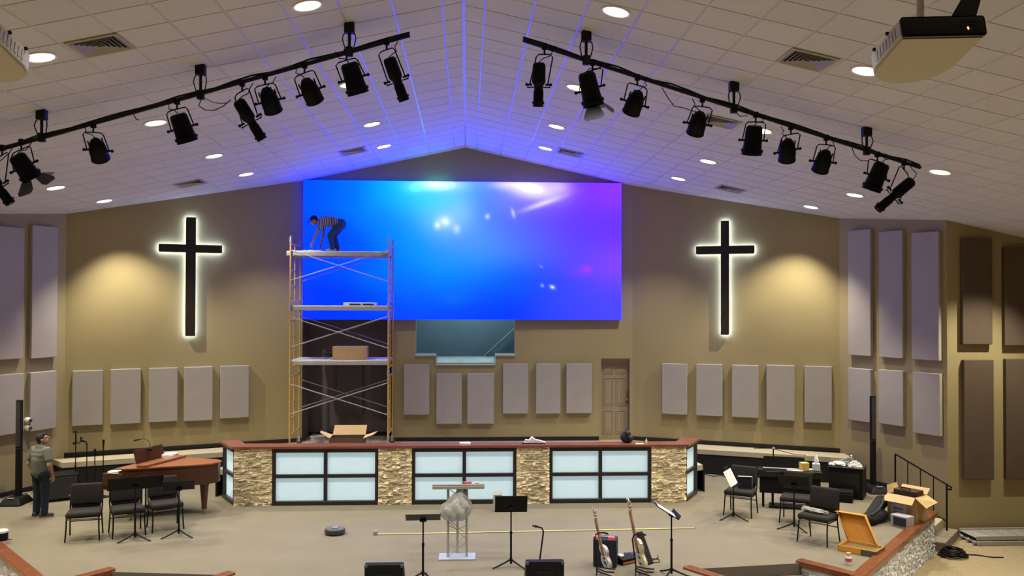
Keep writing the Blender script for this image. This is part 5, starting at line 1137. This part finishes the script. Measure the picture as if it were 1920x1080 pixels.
t = thing('marker', 'red marker lying on the lectern top', 'marker', A+Vector((xr+.0, -.06, zt+.035))); MB().cyl((-.055, 0, .018), (.055, 0, .018), .018, seg=10).build('barrel', red_m, t); MB().cyl((.055, 0, .018), (.075, 0, .018), .015, seg=10).build('marker_cap', mat('dark_red', (.2, .03, .04), .5), t)
t = thing('small_wrapper', 'small pink wrapper on the right of the lectern top', 'wrapper', A+Vector((xr+.16, -.06, zt+.035))); b = MB(); b.ball((0, 0, .013), (.04, .03, .013), 10); b.build('foil', mat('pink_foil', (.75, .28, .26), .4), t)
P = onz(628, 1001); t = thing('robot_vacuum', 'round dark grey robot vacuum on the stage carpet', 'vacuum', P); MB().lathe([(0, .01), (.155, .01), (.175, .02), (.178, .075), (.170, .09), (0, .09)], 32).build('bumper', mat('vacuum_shell', (.035, .035, .04), .35), t, smooth=True)
MB().lathe([(0, .09), (.165, .09), (.16, .10), (0, .102)], 32).build('top_disc', mat('vacuum_top', (.10, .10, .11), .3), t, smooth=True); MB().box((0, .02, .108), (.10, .16, .012), bev=.005).build('sensor_cap', mat('vacuum_cap', (.20, .20, .21), .3), t)
for sx in (-1, 1): MB().cyl((sx*.11-.012, 0, .032), (sx*.11+.012, 0, .032), .032, seg=12).build('wheel', rubber_m, t)
P = onz(704, 1003); Q = onz(1303, 991); t = thing('tape_measure', 'dark tape measure with long yellow blade pulled out across the stage', 'tape measure', P)
MB().box((0, 0, .038), (.075, .045, .076), bev=.014, seg=2).build('case', grey_m, t); d = Q-P; b = MB(); rzq = math.atan2(d.y, d.x); b.box(d/2+Vector((.02, 0, .012)), (d.length-.03, .034, .003), Matrix.Rotation(rzq, 3, 'Z')); b.build('blade', tape_m, t); MB().box(d+Vector((0, 0, .014)), (.01, .035, .02), Matrix.Rotation(rzq, 3, 'Z')).build('end_hook', chrome_m, t)
def wedge(px, py, w, label, rz=0):
    y = 12.15; P = ony(px, py, y); h = P.z; t = thing('floor_monitor', label, 'speaker', (P.x, y, 0), rz, 'black floor monitors')
    s = MB(); prof = [(-.02, 0), (.44, 0), (.42, .10), (.10, h), (.0, h)]; M = Matrix(((0, 0, 1, 0), (1, 0, 0, 0), (0, 1, 0, 0), (0, 0, 0, 1))); s.prism(prof, -w/2, w/2, M); es = s.bm.edges[:]; bmesh.ops.bevel(s.bm, geom=es, offset=.012, segments=1, affect='EDGES'); s.build('cabinet', blackp_m, t)
    MB().box((0, -.018, h*.55), (w*.45, .012, h*.3), bev=.004).build('rear_plate', mat('rear_plate', (.01, .01, .011), .5, spec=.2), t)
    for sx in (-1, 1):
        for z in (.03, h-.03): MB().box((sx*(w/2-.02), .01, z), (.045, .05, .045), bev=.008).build('corner_guard', rubber_m, t)
    Q = (Vector((.10, h)), Vector((.42, .10))); g = MB(); g.slab([(-w/2+.04, Q[0].x+.02, Q[0].y-.02), (w/2-.04, Q[0].x+.02, Q[0].y-.02), (w/2-.04, Q[1].x, Q[1].y+.02), (-w/2+.04, Q[1].x, Q[1].y+.02)], .012); g.build('grille', mesh_m, t)
    for sx in (-1, 1):
        for y_ in (.03, .38): MB().box((sx*w*.38, y_, -.0+.004), (.05, .05, .01)).build('foot', rubber_m, t)
wedge(720, 1058, .53, 'black floor monitor at the bottom edge, left of the lectern'); wedge(1022, 1052, .53, 'black floor monitor at the bottom edge, right of the lectern')
P = ony(933, 946, 17.1); P = onz(933, 958); t = thing('paper_bag', 'grey paper bag standing on the floor in front of the counter', 'bag', P+Vector((0, .0, 0))); H = ony(933, 926, P.y).z
MB().box((0, 0, H/2), (.17, .12, H), bev=.008).build('bag_body', mat('grey_paper', (.40, .41, .40), .7), t); b = MB()
for i in range(5): b.slab([(-.07+.03*i, 0, H-.01), (-.045+.03*i, .01, H-.01), (-.05+.03*i, .01, H+.05+.02*(i % 2)), (-.065+.03*i, 0, H+.045)], .004)
b.build('tissue_tips', paper_m, t)
t = thing('black_case', 'low black box on the carpet against the counter, beside the grey bag', 'case', onz(957, 955)); H = ony(957, 944, onz(957, 955).y).z; MB().box((0, .05, H/2), (.26, .16, H), bev=.01).build('shell', blackp_m, t); MB().tube([(-.05, .05, H), (-.04, .05, H+.03), (.04, .05, H+.03), (.05, .05, H)], .007, 6).build('handle', black_m, t)

# ================================================================== GUITARS AND AMP
def guitar(head, nut, heel, tail, y, body_m, label, face=(-.97, -.24), wbody=.33):
    """head, nut, heel, tail: seen points; the guitar leans in a stand, seen edge on"""
    Hd, Nu, He, Ta = ony(*head, y), ony(*nut, y), ony(*heel, y), ony(*tail, y-.04)
    t = thing('electric_guitar', label, 'guitar', Ta); o_ = Ta
    ax = (Nu-He).normalized(); nrm = Vector((*face, 0)); nrm = (nrm-ax*nrm.dot(ax)).normalized(); w = ax.cross(nrm)
    L = (He-Ta).length
    M = Matrix((w, ax, nrm)).transposed().to_4x4(); M.translation = Ta-o_
    pl = []
    for k in range(40):
        a = 2*PI*k/40; yv = L*.54*(1-math.cos(a))*.95; s = math.sin(a); f = yv/(L*1.03)
        r = wbody/2*(1.0-.38*math.exp(-((f-.58)/.14)**2)-.06*f); rr = r*(abs(s)**.55)*(1 if s >= 0 else -1)
        if f > .86: rr *= 1.05
        pl.append((rr, yv))
    b = MB(); b.prism(pl, -.022, .022, M); bo = b.build('body', body_m, t)
    pg = [(p[0]*.62+.01, p[1]*.60+L*.26) for p in pl]; MB().prism(pg, .0225, .026, M).build('pickguard', mat('pickguard', (.70, .68, .62), .3), t)
    for yy in (.30, .48, .64): MB().box(M @ Vector((0, L*yy, .031)), (.075, .018, .012), M.to_3x3(), bev=.003).build('pickup', blackp_m, t)
    MB().box(M @ Vector((0, L*.18, .03)), (.075, .03, .014), M.to_3x3(), bev=.003).build('bridge', chrome_m, t)
    a0, a1 = (M.inverted() @ (He-o_)), (M.inverted() @ (Nu-o_)); nl = a1.y
    n = MB(); n.prism([(-.029, L*.72), (.029, L*.72), (.022, nl), (-.022, nl)], .014, .036, M); nk = n.build('neck', maple_m, t)
    fb = MB(); fb.prism([(-.028, L*.68), (.028, L*.68), (.0215, nl), (-.0215, nl)], .036, .042, M); fb.build('fretboard', mat('rosewood', (.16, .07, .035), .4), nk)
    hl = (Hd-Nu).length; h = MB(); h.prism([(-.022, nl), (.022, nl), (.036, nl+.03), (.030, nl+hl*.8), (.0, nl+hl), (-.030, nl+hl*.9), (-.034, nl+.04)], .010, .026, M); hd = h.build('headstock', maple_m, t)
    for i in range(6): q = M @ Vector((.036 if i % 2 == 0 else -.036, nl+.03+hl*.14*i, .018)); p = MB(); p.cyl(q-M.to_3x3() @ Vector((.0, 0, .02)), q+M.to_3x3() @ Vector((0, 0, .016)), .007, seg=7); p.ball(q+w*(.018 if i % 2 == 0 else -.018), (.011, .011, .011), 7); p.build('tuning_peg', chrome_m, hd)
    s = MB()
    for i in range(6): x = -.017+.0068*i; s.cyl(M @ Vector((x*1.4, L*.2, .047)), M @ Vector((x, nl, .046)), .0013, seg=4, caps=False)
    s.build('strings', chrome_m, t)
    return t
def guitar_stand(top, foot, y, label):
    F = onz(*foot); T = ony(*top, F.y); t = thing('guitar_stand', label, 'guitar stand', F); T = T-F
    b = MB(); b.tube([(0, 0, .06), (0, 0, .2), T*.96, T+Vector((.02, 0, .03)), T+Vector((.07, 0, .055)), T+Vector((.14, -.02, .06))], .011, 8); b.build('upright', black_m, t)
    b = MB(); q = T+Vector((.14, -.02, .06)); b.tube([q+Vector((0, .04, 0)), q, q+Vector((.05, 0, -.012))], .009, 6).tube([q, q+Vector((0, -.05, .0)), q+Vector((.05, -.05, -.01))], .009, 6); b.build('neck_yoke', black_m, t)
    for e in ((-.05, -.25), (.34, -.10), (.1, .28)): MB().tube([(0, 0, .12), (e[0]*.5, e[1]*.5, .07), (e[0], e[1], .012)], .010, 7).build('leg', black_m, t)
    MB().tube([(.0, -.05, .17), (.12, -.16, .15), (.22, -.20, .16)], .010, 7).tube([(.0, .05, .17), (.18, .0, .15), (.26, -.06, .16)], .010, 7).build('cradle', black_m, t)
    return t
guitar_stand((1115, 1006), (1119, 1086), 12.8, 'black guitar stand holding the left guitar, in front of the amplifier'); guitar_stand((1185.5, 1008), (1192, 1086), 12.8, 'black guitar stand holding the right guitar and gig bag')
guitar((1115, 951), (1120, 971), (1131, 1022), (1140, 1066), 12.98, sunb_m, 'electric guitar with white body leaning in the left stand'); guitar((1180, 931), (1185, 956), (1196, 1010), (1208, 1074), 12.98, cream_m, 'electric guitar with cream body leaning in the right stand')
P0, P1 = ony(1198, 997, 13.2), ony(1216, 1060, 13.05); t = thing('gig_bag', 'slim black padded case leaning behind the cream guitar', 'case', P1); b = MB(); d = P0-P1; w = Vector((.55, .8, 0)); nn = d.normalized().cross(w).normalized(); w = nn.cross(d.normalized()).normalized()
b.box(d/2, (.30, .055, d.length), Matrix((w, nn, d.normalized())).transposed(), bev=.02, taper=(.55, 1)); b.build('padded_shell', blackcloth_m, t); MB().tube([d*.3+nn*.03, d*.5+nn*.06, d*.7+nn*.03], .01, 6).build('carry_handle', black_m, t)
A = onz(1116, 1063); Bq = onz(1160, 1066); w = (Bq-A).length; H = ony(1138, 1010, A.y).z; rz = math.atan2(Bq.y-A.y, Bq.x-A.x); t = thing('guitar_amplifier', 'dark navy amplifier cabinet with pink tape on top corners behind the left guitar', 'amplifier', (A+Bq)/2+Vector((0, .13, 0)), rz)
MB().box((0, 0, H/2), (w, .26, H), bev=.02).build('cabinet', mat('navy_tolex', (.008, .014, .026), .55, bump=.2, bscale=200), t); MB().box((0, -.132, H*.45), (w*.86, .01, H*.74), bev=.004).build('grille_cloth', mat('navy_grille', (.010, .016, .026), .9), t); MB().box((.05, -.139, H*.42), (.05, .004, .035)).build('badge', grey_m, t)
for x, m in ((-w*.36, mat('pink_tape', (.66, .20, .26), .6)), (w*.28, mat('red_tape', (.68, .13, .16), .6))): MB().box((x, -.09, H+.014), (.10, .09, .05), bev=.006).build('corner_tape', m, t)
MB().box((0, -.02, H+.012), (.16, .03, .022), bev=.008).build('carry_handle', mat('grey_teal', (.22, .28, .28), .5), t)
P = onz(1176, 1056); t = thing('effects_pedal', 'black pedal unit with orange edge between the two guitars', 'pedal', P, R_(32)); MB().box((0, .03, .05), (.30, .17, .10), Matrix.Rotation(R_(10), 3, 'X'), bev=.01).build('pedal_body', blackp_m, t); MB().box((0, -.065, .03), (.28, .006, .03)).build('edge_stripe', mat('orange_stripe', (.5, .16, .05), .5), t); MB().box((-.09, .05, .12), (.08, .08, .03), bev=.005).build('white_switch', white_m, t)
P = onz(1190, 1047); t = thing('tuner_box', 'navy blue small box lying behind the pedal unit', 'device', P+Vector((-.02, .06, 0)), R_(12)); MB().box((0, 0, .035), (.26, .12, .07), bev=.008).build('case', blue_m, t); MB().box((0, -.062, .04), (.18, .004, .03)).build('front_strip', grey_m, t)
P = onz(1214, 1060); t = thing('instrument_cable', 'thin black cable curling on the carpet right of the guitars', 'cable', P); MB().tube([(-.05, .12, .008), (.1, .10, .008), (.22, .14, .008), (.24, .28, .008), (.10, .33, .008), (.0, .28, .008), (.12, .22, .012), (.24, .36, .008), (.27, .5, .008)], .0065, 6).build('cord', black_m, t)

# ================================================================== BEHIND AND ON THE COUNTER
P = ony(649, 829, 19.2); t = thing('open_carton', 'open cardboard carton with spread flaps behind the counter', 'box', (P.x, 19.2, PLAT)); zb = ony(650, 822, 19.2).z-PLAT; W = .72; D = .5
b = MB(); b.box((0, 0, zb/2), (W, .014, zb)).box((0, D, zb/2), (W, .014, zb)).box((-W/2, D/2, zb/2), (.014, D, zb)).box((W/2, D/2, zb/2), (.014, D, zb)).box((0, D/2, .01), (W, D, .014)); b.build('carton_wall', mat('dark_carton', (.10, .06, .038), .8), t)
MB().slab([(-W/2, D, zb), (W/2, D, zb), (W/2+.02, D+.10, zb+.20), (-W/2+.03, D+.10, zb+.20)], .007).build('flap', cardi_m, t); MB().slab([(-W/2, 0, zb), (-W/2, D, zb), (-W/2-.26, D-.05, zb+.10), (-W/2-.20, .03, zb+.12)], .007).build('flap', cardi_m, t); MB().slab([(W/2, 0, zb), (W/2, D, zb), (W/2+.27, D-.05, zb+.09), (W/2+.22, .03, zb+.08)], .007).build('flap', cardi_m, t)
P = ony(596, 824, 19.9); t = thing('steel_bucket', 'grey bucket standing behind the counter under the scaffold', 'bucket', (P.x, 19.9, PLAT)); zb = ony(596, 817, 19.9).z-PLAT; MB().lathe([(0, 0), (.12, 0), (.16, zb), (.172, zb), (.172, zb-.02), (.150, zb-.03), (.115, .02), (0, .02)], 20).build('pail', galv_m, t, smooth=True); MB().tube(arc((0, 0, zb-.03), .165, 0, PI, 12, (1, 0, 0), (0, .8, .6)), .005, 6).build('bail', black_m, t)
CAPZ = 1.165
def on_cap(px, py=None): P = ony(px, 826, 17.75); return Vector((P.x, 17.76, CAPZ))
t = thing('white_cloth', 'white cloth heap lying on the counter cap', 'cloth', on_cap(1003)); b = MB()
b.prism([(-.215, 0), (-.19, .075), (-.12, .06), (-.06, .125), (.02, .07), (.12, .05), (.215, .02), (.21, 0)], -.06, .06, Matrix(((1, 0, 0, 0), (0, 0, 1, 0), (0, 1, 0, .003), (0, 0, 0, 1)))); bmesh.ops.subdivide_edges(b.bm, edges=b.bm.edges[:], cuts=2, use_grid_fill=True)
for v in b.bm.verts: v.co += Vector((random.uniform(-.008, .008), random.uniform(-.012, .012), random.uniform(-.005, .008))); v.co.z = max(.002, v.co.z)
b.build('folds', paper_m, t); t2 = thing('black_cable', 'short black cable under the white cloth on the counter cap', 'cable', on_cap(985)+Vector((-.02, -.07, 0))); MB().tube([(-.06, 0, .012), (.0, -.01, .012), (.12, .0, .012), (.28, -.01, .012), (.42, 0, .012)], .012, 6).build('cord', black_m, t2)
t = thing('backpack', 'dark backpack standing on the counter cap in front of the door', 'bag', on_cap(1176)+Vector((0, .02, 0))); b = MB(); b.caps((.0, 0, .08), (.0, .0, .17), .10, .085, 8, 16); b.ball((.03, -.03, .08), (.10, .08, .08), 14); b.ball((-.02, .0, .10), (.12, .09, .10), 14)
for v in b.bm.verts: v.co.z = max(.002, v.co.z); v.co.y *= .8
bp = remesh(b, 'pack', mat('dark_navy_nylon', (.012, .014, .022), .6), t, .010, 3); MB().tube([(-.03, -.07, .22), (.0, -.085, .16), (.03, -.095, .06), (.04, -.09, .02)], .012, 7).build('strap', blackp_m, bp); MB().tube([(-.02, 0, .25), (.0, 0, .285), (.03, 0, .25)], .007, 6).build('top_loop', blackp_m, bp)
t = thing('small_bottle', 'tiny white bottle standing on the counter cap near its right end', 'bottle', on_cap(1212)); MB().lathe([(0, 0), (.018, 0), (.018, .05), (.009, .062), (.009, .078), (0, .078)], 12).build('bottle_body', white_m, t, smooth=True); MB().lathe([(0, .078), (.011, .078), (.011, .09), (0, .09)], 10).build('bottle_cap', grey_m, t)
pile('paper_stack', 'small white papers on the counter cap over the middle panel', 'paper', on_cap(872)+Vector((0, -.03, 0)), 0, [(.22, .12, .016, 0), (.20, .11, .012, .08)]); pile('paper_stack', 'small white papers on the counter cap by the backpack', 'paper', on_cap(1194)+Vector((.04, -.14, 0)), .1, [(.16, .10, .008, 0)])
# left edge odds and ends
P = onz(4, 1020); t = thing('drum_throttle' if 0 else 'floor_canister', 'dark canister with white bands cut by the left picture edge', 'canister', P+Vector((-.04, .05, 0))); MB().lathe([(0, 0), (.10, 0), (.105, .01), (.105, .05)], 18).build('bottom_band', white_m, t, smooth=True); MB().lathe([(.103, .05), (.103, .18)], 18).build('shell', blackp_m, t, smooth=True); MB().lathe([(.105, .18), (.105, .21), (.09, .22), (0, .22)], 18).build('top_band', white_m, t, smooth=True); MB().cyl((.10, 0, .07), (.17, -.02, .06), .008, seg=6).build('side_pin', black_m, t)

def floor_cable(label, pts, m=blackp_m, r=.009, z=0.0):
    P = [onz(x, y, z)+Vector((0, 0, r+.001)) for x, y in pts]; t = thing('floor_cable', label, 'cable', P[0]); MB().tube([p-P[0] for p in P], r, 6).build('cord', m, t)
floor_cable('black cable lying along the platform skirt right of the counter', [(1308, 893), (1322, 890), (1338, 894), (1352, 892), (1366, 897)])
floor_cable('pale cable heap on the floor behind the left column speaker', [(34, 932), (40, 927), (48, 925), (56, 927), (50, 931), (42, 930)], mat('pale_cable', (.55, .50, .38), .6), .012)
